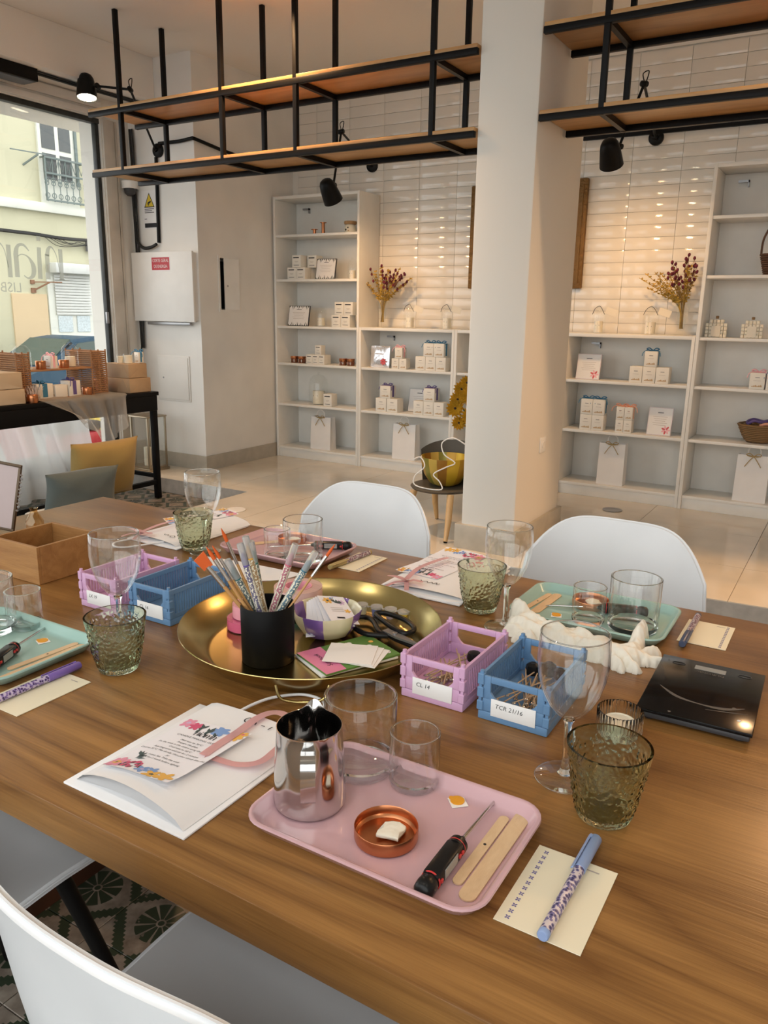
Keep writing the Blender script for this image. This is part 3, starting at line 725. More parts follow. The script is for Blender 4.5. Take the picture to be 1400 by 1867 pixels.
def sign(x0, x1, z, h, label, style, y=.06):
    w = x1-x0; t = thing('tabletop_sign', label, 'sign', ((x0+x1)/2, y, z+.0008), rot=(math.radians(-11), 0, 0))
    fm = {'leaf': 'frame_dark', 'pink': 'acrylic_pink', 'silver': 'frame_silver'}[style]
    box('frame', -w/2, w/2, 0, .012, 0, h, fm, t, bev=.001)
    mg = .004
    sh = [([(-w/2+mg, mg), (w/2-mg, mg), (w/2-mg, h-mg), (-w/2+mg, h-mg)], 'paper_white')]
    if style == 'leaf':
        for k in range(9):
            a = -w/2+w*(k+.5)/9; l = h*(.09+.05*((k*5) % 3)); 
            for zz, s in ((h-mg, -1), (mg, 1)):
                sh.append(([(a-.006, zz), (a+.004, zz), (a+.008*(1 if k % 2 else -1), zz+s*l)], 'leaf_dark'))
    if style == 'pink':
        cx, cz = w*.28, h*.2
        for k in range(7): sh.append((circ(cx+.016*math.cos(k*.9), cz+.016*math.sin(k*.9), .013, 8, .006, k*.9), 'flower_red' if k % 2 else 'ribbon_pink'))
    sh.append(([(-w*.12, h*.80), (w*.12, h*.80), (w*.12, h*.83), (-w*.12, h*.83)], 'ink_grey'))
    for k in range(5):
        l = w*(.30-.04*(k % 3)); zz = h*(.66-.075*k)
        sh.append(([(-l, zz), (l, zz), (l, zz+h*.012), (-l, zz+h*.012)], 'print_grey'))
    flats('print', sh, 0, t, fn=lambda q: (q[0], -.0006-q[2]*3, q[1]))
    bar('easel_leg', (0, .016, h*.6), (0, .05, .018), .008, fm, t)
    return t
sign(.357, .537, 1.41, .155, 'small sign with leaf border in dark frame on the second bookcase shelf', 'leaf')
sign(.082, .284, 1.055, .158, 'sign with leaf border in dark frame at the left of the third shelf', 'leaf')
sign(1.145, 1.328, .44, .175, 'silver framed printed sign behind the pyramid of candle boxes', 'silver', y=.16)
sign(2.466, 2.622, .765, .165, 'clear sign with red flower print left of the blue ribboned pyramid', 'pink')
sign(2.954, 3.102, .44, .175, 'clear sign with pink flower print right of the orange ribboned stack', 'pink')

def paper_bag(x0, x1, z, h, label, handles=True, y=.05):
    w = x1-x0; d = .085; t = thing('paper_bag', label, 'bag', ((x0+x1)/2, y, z+.0004))
    bm = bmesh.new()
    pr = []
    for zz, ins in ((0, 0), (h*.5, .002), (h, .006)):
        pr.append([bm.verts.new(p) for p in ((-w/2+ins*.5, ins*2, zz), (w/2-ins*.5, ins*2, zz), (w/2-ins-.006*(zz > 0), d/2, zz), (w/2-ins*.5, d-ins*2, zz), (-w/2+ins*.5, d-ins*2, zz), (-w/2+ins+.006*(zz > 0), d/2, zz))])
    bm.faces.new(pr[0][::-1])
    for A, B in zip(pr, pr[1:]):
        for i in range(6): bm.faces.new((A[i], A[(i+1) % 6], B[(i+1) % 6], B[i]))
    fin(bm, 'body', 'paper_white', t)
    tube('handle', spline([(-w*.18, .012, h-.01), (-w*.17, .010, h+.036), (0, .006, h+.058), (w*.17, .010, h+.036), (w*.18, .012, h-.01)], 5), .0028, 'paper_white', t, n=6)
    bm = bmesh.new()
    for s in (-1, 1):
        a_tube(bm, spline([(0, .004, h-.006), (s*.022, -.006, h+.012), (s*.042, -.002, h+.004), (s*.02, -.004, h-.006), (0, .002, h-.006)], 4), .0026, 5)
        a_tube(bm, spline([(0, .002, h-.006), (s*.02, -.004, h-.03), (s*.045, -.002, h-.07)], 4), .0026, 5)
    a_tube(bm, [(-w*.2, .006, h-.004), (w*.2, .006, h-.004)], .003, 5)
    fin(bm, 'twine_bow', 'twine', t)
paper_bag(.308, .503, .085, .262, 'white paper bag with twine bow on the bottom shelf of the tall left bookcase')
paper_bag(1.08, 1.277, .085, .268, 'white paper bag with twine bow on the bottom shelf left of the stool')
paper_bag(2.662, 2.835, .085, .275, 'white paper bag with twine bow on the bottom shelf right of the pillar')
paper_bag(3.505, 3.69, .085, .285, 'white paper bag with twine bow at the bottom right edge')
t = thing('foil_bag', 'shiny silver foil bag with small red flower print on the low bookcase', 'bag', (.952, .06, .7655))
bm = bmesh.new(); nx, nz = 8, 8; fr = []
for s in (-1, 1):
    g_ = [[bm.verts.new(((i/nx-.5)*.165, s*.017*math.sin(PI*i/nx)**.6*math.sin(PI*min(max(j/nz, .02), .98))**.6+.012*j/nz, j/nz*.160)) for j in range(nz+1)] for i in range(nx+1)]
    for i in range(nx):
        for j in range(nz): bm.faces.new((g_[i][j], g_[i+1][j], g_[i+1][j+1], g_[i][j+1]))
bmesh.ops.remove_doubles(bm, verts=bm.verts, dist=.0004)
fin(bm, 'pouch', 'silver_foil', t, smooth=60)
flats('print', [(circ(.04+.015*math.cos(k*.9), .045+.015*math.sin(k*.9), .012, 8, .006, k*.9), 'flower_red') for k in range(7)]+[([(-.03, .10), (.03, .10), (.03, .106), (-.03, .106)], 'print_grey')], 0, t, fn=lambda q: (q[0], -.0185-q[2]*2, q[1]))

# dried bouquets
def bouquet(x, z, label_v, label_b, seed, lean, y=.15, n1=16, n2=16, spread=.19, right=.12, left=.3):
    rnd = random.Random(seed)
    v = thing('glass_vase', label_v, 'vase', (x, y, z+.0004))
    lathe('body', [(0, 0), (.040, 0), (.042, .006), (.022, .03), (.024, .05), (.034, .12), (.046, .19), (.043, .19), (.030, .12), (.020, .05), (.014, .032), (0, .03)], 'clear_glass_thin', v, n=24)
    b = thing('dried_bouquet', label_b, 'dried flowers', (x, y, z+.04))
    for k in range(n1+n2):
        pod = k >= n1
        u = (k % n1 + .5)/n1 if not pod else (k-n1+.5)/n2
        dx = -left + (left+right)*u + rnd.uniform(-.03, .03)
        if pod: dx = -left*.35 + (left*.35+right)*u + rnd.uniform(-.02, .02)
        dz = rnd.uniform(.30, .44)*(1-.25*abs(dx)/.3); dy = rnd.uniform(-.10, .07)
        p0 = Vector((rnd.uniform(-.01, .01), rnd.uniform(-.01, .01), 0)); p1 = Vector((dx*.12, dy*.12, .14)); p2 = Vector((dx*.55, dy*.55, .14+(dz-.14)*.55)); p3 = Vector((dx, dy, dz))
        path = spline([p0, p1, p2, p3], 5); bm = bmesh.new(); a_tube(bm, path, .0016, 4)
        if not pod:
            for q in range(56):
                t_ = .40+.60*q/56; ii = min(int(t_*(len(path)-1)), len(path)-1); c = path[ii]
                o = Vector((rnd.uniform(-.024, .024), rnd.uniform(-.02, .02), rnd.uniform(-.006, .02)))*(1.25-.6*t_)
                d = o.normalized() if o.length > 0 else Vector((0, 0, 1)); e = c+o
                s1 = d.orthogonal().normalized()*.0055
                a = [bm.verts.new(c), bm.verts.new((c+e)/2+s1), bm.verts.new(e), bm.verts.new((c+e)/2-s1)]; bm.faces.new(a)
            fin(bm, 'spray', 'dried_yellow', b)
        else:
            st = fin(bm, 'stem', 'dried_stem', b)
            bm = bmesh.new(); pods = []
            for q in range(3):
                c = path[-1-q*2]+Vector((rnd.uniform(-.014, .014)*(q > 0), rnd.uniform(-.01, .01), 0))
                pods.append(c)
                a_lathe(bm, [(0, -.014), (.008, -.006), (.009, .003), (.005, .011), (0, .013)], 7, Matrix.Translation(c) @ Euler((rnd.uniform(-.5, .5), rnd.uniform(-.5, .5), 0)).to_matrix().to_4x4())
            a_tube(bm, pods, .0012, 4)
            fin(bm, 'seed_head', 'dried_wine', st, smooth=60)
bouquet(.915, 1.06, 'clear glass vase on the low bookcase left of the pillar', 'bouquet of dried yellow sprays and wine red heads left of the pillar', 3, 0, y=.15, left=.15, right=.22)
bouquet(3.085, 1.06, 'clear glass vase on the low bookcase right of the pillar', 'bouquet of dried sprays and wine red heads right of the pillar', 5, 0, y=.13, left=.31, right=.075)

# baskets, wax packs
def woven(bm, rings, n, r_w, phase=0.0):
    """horizontal weave: sinuous strands around upright stakes"""
    for k, (r, z) in enumerate(rings):
        a_tube(bm, [((r+.003*(1 if (i+k) % 2 else -1))*math.cos(2*PI*i/n), (r+.003*(1 if (i+k) % 2 else -1))*math.sin(2*PI*i/n), z) for i in range(n)], r_w, 5, closed=True)
t = thing('handled_basket', 'dark wicker basket with tall arched handle at the right edge', 'basket', (3.575, .13, 1.4105))
bm = bmesh.new(); woven(bm, [(.060+.028*k/9, .006+k*.012) for k in range(10)], 26, .0062); fin(bm, 'weave', 'wicker_dark', t, smooth=60)
lathe('bottom', [(0, .001), (.062, .001), (.062, .006), (0, .006)], 'wicker_dark', t)
tube('handle', spline([(-.088, 0, .11), (-.085, 0, .2), (-.05, 0, .275), (0, 0, .295), (.05, 0, .275), (.085, 0, .2), (.088, 0, .11)], 5), .006, 'wicker_dark', t)
t = thing('woven_bowl', 'round dark woven bowl with ribbons in the right tall bookcase', 'basket', (3.60, .14, .4405))
P('wicker_mid', (.24, .14, .06), .7)
bm = bmesh.new(); woven(bm, [(.062+.058*(k/9)**.7, .006+k*.0112) for k in range(10)], 30, .0060); fin(bm, 'weave', 'wicker_mid', t, smooth=60)
lathe('bottom', [(0, .001), (.066, .001), (.07, .006), (0, .006)], 'wicker_dark', t)
t = tag(tube('ribbon_roll', spline([(-.05, -.03, 0), (-.02, -.05, .02), (.02, -.03, .012), (.05, 0, .02), (.02, .04, .01), (-.03, .03, .02), (-.06, .0, .008)], 5, True), .009, 'ribbon_purple', closed=True, loc=(3.59, .13, .555)), 'rolled purple ribbon lying in the woven bowl', 'ribbon')
tag(tube('ribbon_roll', spline([(-.03, -.03, 0), (0, -.04, .01), (.04, -.02, .0), (.02, .03, .012), (-.03, .02, 0)], 5, True), .009, 'ribbon_orange', closed=True, loc=(3.64, .12, .550)), 'rolled salmon ribbon lying in the woven bowl', 'ribbon')
def waxpack(x0, x1, label):
    w = x1-x0; t = thing('wax_melt_pack', label, 'wax melts', ((x0+x1)/2, .08, 1.0555))
    for r in range(5):
        n = 6 if r < 4 else 4
        for c in range(n):
            s = w/6.2; cx = (c-(n-1)/2)*s
            if r in (0, 1, 2) and c in (2, 3): pass
            box('wax_cube', cx-s*.44, cx+s*.44, 0+random.uniform(-.002, .002), s*.9, r*s*1.02, r*s*1.02+s*.95, 'wax', t, bev=.003)
    box('label', -w*.2, w*.2, -.006, -.003, .004, .068, 'card_cream', t); box('knot', -.008, .008, .0, .02, w*.85, w*.98, 'wicker_mid', t, bev=.003)
waxpack(3.232, 3.360, 'stack of cream wax cubes with label, left one in the right tall bookcase'); waxpack(3.432, 3.556, 'stack of cream wax cubes with label, right one in the right tall bookcase')

# gilded picture frame on the tiles, half hidden by the pillar
P('gilt', (.20, .105, .03), .5, metal=.4, bump=.9, bscale=45); P('canvas', (.30, .26, .20), .8)
t = thing('picture_frame', 'ornate gilded picture frame on the tiled wall behind the pillar', 'picture', (1.98, .287, 1.345))
for a in ((-.415, -.345, 0, .69), (.345, .415, 0, .69)): box('moulding', a[0], a[1], -.035, 0, a[2], a[3], 'gilt', t, bev=.008)
for a in ((0, .07), (.62, .69)): box('moulding', -.345, .345, -.035, 0, a[0], a[1], 'gilt', t, bev=.008)
box('canvas', -.345, .345, -.014, -.004, .07, .62, 'canvas', t)
for s in (-.38, .38): boxes('carving', [(s-.010, s+.010, -.040, -.0349, .03+k*.029, .0451+k*.029+(.014 if k < 21 else 0)) for k in range(22)], 'gilt', t, bev=.0)

# ------------------------------------------------------------------ hanging shelves
def hanging(name, label, x0, x1, poles, zu, zl):
    t = thing(name, label, 'shelf', (0, 0, 0))
    yf, yb = -1.553, -1.197
    for x in poles:
        for y in (yf, yb): box('pole', x-.0125, x+.0125, y-.0125, y+.0125, zl-.014, 2.829, 'black_metal', t, bev=.002)
        for z in (zu, zl): bar('crossbar', (x, yf+.013, z), (x, yb-.013, z), .024, 'black_metal', t)
    for z in (zu, zl):
        box('rail', x0, x1, yf-.0155, yf+.0095-.022+.022, z-.0135, z+.0135, 'black_metal', t, bev=.0015)
        box('rail', x0, x1, yb-.0095, yb+.0155, z-.0135, z+.0135, 'black_metal', t, bev=.0015)
        box('board', x0+.002, x1-.002, yf-.012, yb+.012, z+.0140, z+.030, 'oak_board', t, bev=.001)
hanging('hanging_shelf', 'long two tier black metal and oak shelf hanging left of the pillar', -.15, 2.425, (.12, .91, 1.41, 2.20), 2.300, 1.960)
hanging('hanging_shelf', 'two tier black metal and oak shelf hanging right of the pillar', 2.73, 5.3, (3.0, 3.79, 4.29, 5.08), 2.335, 1.995)

# ------------------------------------------------------------------ wall lamps
P('lamp_black', (.007, .0065, .006), .4, spec=.2); P('lamp_inner', (.8, .74, .62), .5); P('bulb_lit', (1, .9, .7), .5, emit=(1.0, .86, .60), estr=9.0)
def wall_lamp(label, base, bdir, elbow, head, hdir, power, spot_ang=115, r=.064, L_=.15):
    base, elbow, head, hdir = Vector(base), Vector(elbow), Vector(head), Vector(hdir).normalized()
    t = thing('wall_lamp', label, 'lamp', base); f = lambda v: Vector(v)-base
    q = Vector(bdir).to_track_quat('Z', 'Y').to_matrix().to_4x4()
    bm = bmesh.new(); a_lathe(bm, [(0, 0), (.045, 0), (.045, .02), (.03, .03), (0, .03)], 24, q); fin(bm, 'wall_plate', 'lamp_black', t, smooth=40)
    top = head - hdir*L_
    side = (elbow-head); side = (side - hdir*side.dot(hdir)).normalized()
    jn = head - hdir*L_*.45 + side*(r+.012)
    st = base + Vector(bdir)*.03
    tube('arm', [f(st), f(elbow)], .0075, 'lamp_black', t, n=10)
    tube('arm', [f(elbow), f(jn)], .0075, 'lamp_black', t, n=10)
    for p in (st, elbow, jn):
        bm = bmesh.new(); a_lathe(bm, [(0, -.02), (.013, -.02), (.015, -.016), (.015, .016), (.013, .02), (0, .02)], 14, Matrix.Translation(f(p)) @ side.cross(hdir).to_track_quat('Z', 'Y').to_matrix().to_4x4()); fin(bm, 'joint', 'lamp_black', t, smooth=40)
    tube('cord', spline([f(elbow)+Vector((0, 0, .01)), f(elbow)+Vector((-.01, 0, .05)), f(elbow)+Vector((.02, 0, .06)), f(elbow)+Vector((.01, 0, .01))], 4), .003, 'lamp_black', t, n=6)
    q = hdir.to_track_quat('Z', 'Y').to_matrix().to_4x4(); M_ = Matrix.Translation(f(top)) @ q
    bm = bmesh.new(); a_lathe(bm, [(0, 0), (.02, .001), (.036, .010), (.047, .028), (.054, .06), (r-.003, .12), (r, L_), (r-.003, L_), (r-.006, .12), (.050, .062), (.043, .032), (.03, .016), (0, .012)], 36, M_)
    fin(bm, 'shade', 'lamp_black', t, smooth=50)
    bm = bmesh.new(); a_lathe(bm, [(0, L_-.016), (.052, L_-.016), (.057, L_-.006), (0, L_-.003)], 28, M_); fin(bm, 'bulb', 'bulb_lit', t, smooth=60)
    if power: spot_light('lamp_light', head + hdir*.004, hdir, power, spot_ang, 1.0, .045)
    return t
wall_lamp('black wall lamp with lit bulb hanging over the shop window', (-.352, -.81, 2.242), (0, -1, 0), (-.10, -1.27, 2.50), (-.35, -1.40, 2.45), (.16, -.14, -1), 14)
wall_lamp('black wall lamp in front of the tall left bookcase', (.729, .288, 2.231), (0, -1, 0), (.909, -.40, 2.324), (.985, -.60, 1.865), (.03, .60, -.78), 22, 120)
wall_lamp('black wall lamp right of the pillar above the picture frame', (2.793, .288, 2.24), (0, -1, 0), (2.88, -.45, 2.365), (2.755, -.50, 1.965), (-.02, .62, -.76), 22, 120)
tag(tube('conduit', spline([(-.335, -.825, 2.285), (-.14, -.825, 2.283), (-.03, -.825, 2.29), (.0, -.80, 2.285), (.0, -.4, 2.25), (.0, .27, 2.25)], 3), .012, 'black_metal', n=8), 'black cable conduit running round the wall corner at the left lamp', 'conduit')
tag(box('conduit', 2.335, 4.4, .268, .2875, 2.262, 2.285, 'black_metal'), 'black cable rail along the tiles right of the pillar', 'conduit')
tag(tube('conduit', [(-.372, -.823, 2.2), (-.387, -.823, 1.63)], .012, 'black_metal', n=8), 'black conduit dropping to the white fuse panel', 'conduit')

# ------------------------------------------------------------------ things on the corner column
t = thing('fuse_panel', 'white wall cabinet door with red sign on the column', 'cabinet', (-.335, -.8105, 1.08))
box('door', -.30, .305, -.055, -.035, .0, .485, 'white_panel', t, bev=.004); box('case', -.29, .295, -.035, 0, .01, .475, 'white_paint', t); box('handle', -.18, .25, -.045, -.02, -.024, -.004, 'steel_grey', t, bev=.003)
t = thing('red_sign', 'small red sign with white lettering on the white panel', 'sign', (-.336, -.8662, 1.48))
P('sign_red', (.50, .02, .03), .4); P('sign_white', (.85, .83, .82), .5); P('sign_yellow', (.72, .52, .03), .5)
box('plate', -.096, .096, 0, .0012, -.052, .052, 'sign_white', t); box('field', -.088, .088, -.0008, 0, -.040, .046, 'sign_red', t)
text('lettering', 'CORTE GERAL', .030, 'sign_white', t, (0, -.0012, .024), (PI/2, 0, 0), sx=.82); text('lettering', 'DE ENERGIA', .030, 'sign_white', t, (0, -.0012, -.016), (PI/2, 0, 0), sx=.82)
t = thing('warning_sign', 'white notice with yellow camera warning triangle on the column', 'sign', (-.473, -.8105, 1.73))
box('plate', -.075, .075, -.003, 0, 0, .26, 'sign_white', t)
flats('triangle', [([(-.052, .145), (.052, .145), (0, .245)], 'ink'), ([(-.042, .151), (.042, .151), (0, .234)], 'sign_yellow'), ([(-.02, .165), (.012, .175), (.02, .19), (-.012, .182)], 'ink'), ([(-.014, .158), (-.006, .158), (0, .168), (-.01, .168)], 'ink')], 0, t, fn=lambda q: (q[0], -.0035-q[2]*3, q[1]))
flats('print', [([(-.05, z), (.045-.02*(k % 2), z), (.045-.02*(k % 2), z+.005), (-.05, z+.005)], 'ink_grey') for k, z in enumerate((.132, .120, .108))]+[([(-.055, .065), (-.03, .065), (-.03, .07), (-.055, .07)], 'ink_grey'), ([(-.055, .008), (.065, .008), (.065, .038), (-.055, .038)], 'ink')], 0, t, fn=lambda q: (q[0], -.0035-q[2]*3, q[1]))
t = thing('access_hatch', 'square white access hatch low on the column', 'hatch', (-.312, -.8105, .50))
box('frame', -.165, .165, -.006, 0, 0, .335, 'plaster_rough', t, bev=.003); box('door', -.152, .152, -.011, -.006, .013, .322, 'plaster_rough', t, bev=.004); lathe('lock', [(0, .002), (.006, .002), (.007, 0)], 'steel_grey', t, n=10, loc=(-.10, -.011, .17), rot=(PI/2, 0, 0))
t = thing('meter_box', 'small recessed meter box with its door ajar on the column side', 'cabinet', (-.02, -.499, 1.17))
boxes('frame', [(0, .006, -.118, .118, -.018, 0), (0, .006, -.118, .118, .365, .383), (0, .006, -.118, -.1, 0, .365), (0, .006, .1, .118, 0, .365)], 'white_paint', t)
bm = bmesh.new(); a_box(bm, 0, .006, -.145, 0, 0, .365, bev=.001); fin(bm, 'door', 'white_panel', t, loc=(.006, .10, 0), rot=(0, 0, -.12)); box('interior', -.13, -.12, -.095, .095, .01, .35, 'ink', t)
lathe('lock', [(0, .002), (.006, .002), (.007, 0)], 'steel_grey', t, n=10, loc=(.016, -.035, .17), rot=(0, PI/2, 0))
t = thing('dome_camera', 'white dome security camera at the window corner', 'camera', (-.60, -.8105, 2.02))
lathe('base', [(0, 0), (.055, 0), (.055, .05), (0, .06)], 'white_panel', t, loc=(0, -.06, -.02)); lathe('dome', [(0, -.05), (.02, -.047), (.038, -.03), (.043, 0)], 'frame_dark', t, loc=(0, -.06, -.021)); box('bracket', -.03, .03, -.02, 0, -.02, .03, 'white_panel', t)
t = thing('cable_bundle', 'bundle of black and grey cables hanging in the window corner', 'cable', (-.60, -.812, 0))
for k in range(4):
    pts = [(-.015+.01*k+random.uniform(-.006, .006), -.016-.006*(k % 2)+.0, 2.4-.19*i) for i in range(9)]
    tube('cable', spline(pts, 3), .009 if k < 2 else .006, 'cable_black' if k != 2 else 'ink_grey', t, n=6)
tube('cable', spline([(-.0, -.02, 1.78), (.0, -.02, 1.66), (.06, -.022, 1.60), (.14, -.022, 1.60), (.20, -.022, 1.62)], 4), .012, 'cable_black', t, n=6)
tube('cable', spline([(-.015, -.02, .9), (-.03, -.02, .8), (-.04, -.02, .7)], 4), .006, 'cable_black', t, n=6)
t = thing('speaker_box', 'black box unit under the beam above the window', 'speaker', (-.50, -1.685, 2.559))
box('case', -.07, .07, -.62, 0, -.072, 0, 'black_metal', t, bev=.003); box('grille', -.06, .06, -.60, -.02, -.076, -.072, 'ink_grey', t)
bm = bmesh.new(); a_tube(bm, spline([(-.48, -1.68, 2.548), (-.48, -1.4, 2.546), (-.475, -1.1, 2.548), (-.47, -.84, 2.546)], 4), .010, 6); a_tube(bm, spline([(-.455, -1.68, 2.552), (-.46, -1.3, 2.550), (-.45, -.84, 2.552)], 4), .006, 6)
tag(fin(bm, 'ceiling_cable', 'cable_black', smooth=60), 'black cables clipped along the underside of the beam', 'cable')
tag(lathe('floor_drain', [(0, 0.0005), (.055, .0005), (.06, .002), (.06, .004), (.045, .004), (.04, .0025), (0, .0025)], 'steel_grey', loc=(2.872, -.287, .0)), 'round metal floor drain on the beige tiles', 'drain')
tag(lathe('floor_disc', [(0, 0), (.058, 0), (.06, .002), (.058, .005), (0, .006)], 'white_panel', loc=(.968, -1.607, .0003)), 'white round disc lying on the beige tiles', 'disc')
# ------------------------------------------------------------------ black console at the window
t = thing('console_table', 'black console table standing in front of the shop window', 'table', (0, 0, 0))
box('top', -.46, .05, -3.05, -1.31, .605, .63, 'black_paint', t, bev=.002)
box('apron', -.43, .048, -3.03, -1.325, .505, .6045, 'black_paint', t, bev=.002)
for x in (.028, -.435):
    for y in (-1.345, -3.0): box('leg', x-.018, x+.018, y-.018, y+.018, -.0995, .5045, 'black_paint', t, bev=.002)
bar('stretcher', (.028, -2.982, .015), (.028, -1.364, .015), .03, 'black_paint', t); bar('stretcher', (.010, -1.345, .055), (-.417, -1.345, .055), .026, 'black_paint', t)

fabric('tulle', .42, (.86, .85, .82)); fabric('tulle_dense', .80, (.88, .87, .85))
def sheet(name, fn, nu, nv, mat, label=None, cat=None, parent=None):
    bm = bmesh.new(); g_ = [[bm.verts.new(fn(i/nu, j/nv)) for j in range(nv+1)] for i in range(nu+1)]
    for i in range(nu):
        for j in range(nv): bm.faces.new((g_[i][j], g_[i+1][j], g_[i+1][j+1], g_[i][j+1]))
    o = fin(bm, name, mat, parent, smooth=80)
    if label: tag(o, label, cat)
    return o
# curtain hanging in front of the glass under the console
def curt(u, v):
    y = -3.05+u*1.56
    return (-.52+.035*math.sin(u*34+v*1.5)+.02*math.sin(u*71), y+.02*math.sin(v*5+u*9)+(.14*(1-v))*u, -.092+v*.70)
sheet('tulle_curtain', curt, 110, 12, 'tulle_dense', 'white translucent tulle curtain hanging below the console', 'curtain')
def drape(u, v):
    y = -2.22+u*.62
    if v < .35:
        k = v/.35; return (-.40+k*.46, y+.06*(1-k)*(u-.5), .636+.012*abs(math.sin(u*11+k*2))*(1-.5*k)+.003)
    k = (v-.35)/.65
    yc = -1.80; ln = .30*(.35+.65*math.sin(PI*min(1, u*1.02)**1.5)**.8)
    return (.080+(.034*math.sin(u*23)+.018*math.sin(u*41+k*2)+.008*math.sin(u*67))*k**.7, yc+(y-yc)*(1-.55*k)+.10*k*u, .642-ln*k)
sheet('tulle_runner', drape, 120, 26, 'tulle', 'sheer white tulle runner draped over the front of the console', 'cloth')
def pile(u, v):
    r = .34*v; a = u*2*PI
    return (.42+r*1.0*math.cos(a)*.95, -2.50+r*1.5*math.sin(a), -.098+.13*(1-v**2)+.02*math.sin(a*5+v*6)*v*(1-v)*2)
sheet('tulle_heap', pile, 48, 10, 'tulle_dense', 'heap of white tulle lying on the floor beside the cushions', 'cloth')
tag(box('floor_pad', .06, .38, -2.40, -1.90, -.0995, .02, 'plaster', bev=.02), 'low white pad under the two cushions', 'cushion')

def pillow(name, label, mat, w, h, d, loc, rot, seed):
    rnd = random.Random(seed); bm = bmesh.new(); n = 20; layers = []
    for s in (1, -1):
        g_ = []
        for i in range(n+1):
            r_ = []
            for j in range(n+1):
                u, v = i/n*2-1, j/n*2-1
                e = (max(0, 1-abs(u)**2.6)*max(0, 1-abs(v)**2.6))**.42
                px = u*w/2*(1-.07*(1-abs(v)**2)*abs(u)**3*1.0+.0); pz = v*h/2*(1-.07*(1-abs(u)**2)*abs(v)**3)
                wr = .007*math.sin(u*3.1+v*2.3+seed)*e + .003*math.sin(u*6-v*4.5+seed*2)*e
                r_.append(bm.verts.new((px, s*(d/2*e)+wr, pz)))
            g_.append(r_)
        for i in range(n):
            for j in range(n): bm.faces.new((g_[i][j], g_[i+1][j], g_[i+1][j+1], g_[i][j+1]))
    bmesh.ops.remove_doubles(bm, verts=bm.verts, dist=.0006)
    t = thing(name, label, 'cushion', loc, rot=rot)
    fin(bm, 'cover', mat, t, smooth=80)
    tube('seam', [(-w/2*.99, 0, -h/2*.99), (w/2*.99, 0, -h/2*.99)], .003, mat, t, n=5)
P('linen_yellow', (.40, .27, .085), .9, bump=.15, bscale=200, sheen=.3); P('linen_grey', (.105, .130, .125), .9, bump=.15, bscale=200, sheen=.3)
pillow('cushion', 'mustard yellow square cushion leaning behind the grey one', 'linen_yellow', .47, .38, .15, (.12, -1.865, .20), (math.radians(14), 0, math.radians(84)), 2)
pillow('cushion', 'grey green rectangular cushion on the floor in front of the yellow one', 'linen_grey', .45, .25, .13, (.29, -2.165, .145), (math.radians(16), 0, math.radians(80)), 5)

# lantern on the step
P('lantern_metal', (.40, .33, .24), .35, metal=.9)
t = thing('lantern', 'square glass lantern with cream candle behind the console leg', 'lantern', (-.40, -1.01, .0003), 0)
s = .085
box('base', -s-.015, s+.015, -s-.015, s+.015, 0, .018, 'lantern_metal', t, bev=.003); box('plate', -s-.005, s+.005, -s-.005, s+.005, .018, .03, 'lantern_metal', t)
for a in (-s, s):
    for b_ in (-s, s): box('post', a-.006, a+.006, b_-.006, b_+.006, .03, .40, 'lantern_metal', t)
for z in (.395,): box('roof', -s-.012, s+.012, -s-.012, s+.012, z, z+.012, 'lantern_metal', t, bev=.003)
for k, (a, b_) in enumerate(((0, -s), (s, 0), (0, s), (-s, 0))):
    if a == 0: box('pane', -s+.006, s-.006, b_-.001, b_+.001, .03, .394, 'clear_glass_thin', t)
    else: box('pane', a-.001, a+.001, -s+.006, s-.006, .03, .394, 'clear_glass_thin', t)
tag(lathe('pillar_candle', [(0, 0), (.026, 0), (.027, .004), (.027, .135), (.022, .138), (0, .136)], 'wax', loc=(-.41, -1.02, .0306)), 'cream pillar candle standing inside the lantern', 'candle')

# parcels and display pieces on the console
def parcel(x0, x1, y0, y1, z, h, label, mat='kraft', rz=0):
    cx, cy = (x0+x1)/2, (y0+y1)/2
    t = thing('wrapped_box', label, 'box', (cx, cy, z+.0005), rz); w, d = (x1-x0)/2, (y1-y0)/2
    box('wrapping', -w, w, -d, d, 0, h, mat, t, bev=.004)
    for s_ in (-1, 1): bm = bmesh.new(); a_prism(bm, [(-d*.95, h*.04), (d*.95, h*.04), (0, h*.62)], 0, .0015, Matrix.Translation((s_*w-(0 if s_ > 0 else .0015), 0, 0)) @ Matrix.Rotation(PI/2, 4, 'Z') @ Matrix.Rotation(PI/2, 4, 'X')); fin(bm, 'folded_flap', mat, t)
    bm = bmesh.new(); a_prism(bm, [(w*.1, h*.02), (w*.95, h*.02), (w*.6, h*.98)], 0, .0015, Matrix.Translation((0, -d, 0)) @ Matrix.Rotation(PI/2, 4, 'X')); fin(bm, 'folded_flap', mat, t)
    return t
parcel(-.27, .018, -1.525, -1.345, .63, .094, 'larger brown wrapped box at the bottom of the console stack')
parcel(-.205, .010, -1.520, -1.365, .7255, .092, 'smaller brown wrapped box on top of the other')
parcel(-.30, .022, -2.62, -2.285, .63, .085, 'brown carton at the left edge of the console, lower one', 'kraft_pale'); parcel(-.29, .015, -2.62, -2.29, .7165, .092, 'brown carton at the left edge of the console, upper one', 'kraft_pale')
def tcandle(x, y, z, r, h, label, glass=True):
    t = thing('candle', label, 'candle', (x, y, z+.0005))
    lathe('wax', [(0, 0), (r*.93, 0), (r*.93, h*.8), (0, h*.79)], 'wax', t, n=24)
    lathe('glass', [(r*.95, 0), (r, .002), (r, h)], 'clear_glass_thin', t, n=24)
tcandle(-.06, -1.455, .8185, .028, .062, 'cream candle in glass on the brown parcels, middle one'); tcandle(-.115, -1.475, .8185, .022, .055, 'small cream candle in glass on the brown parcels, left one')
t = cbox(-.05, -.01, .8185, .07, 'small pale box with blue bow on the brown parcels', 'light', y=-1.412, d=.042, ribbon='ribbon_blue')
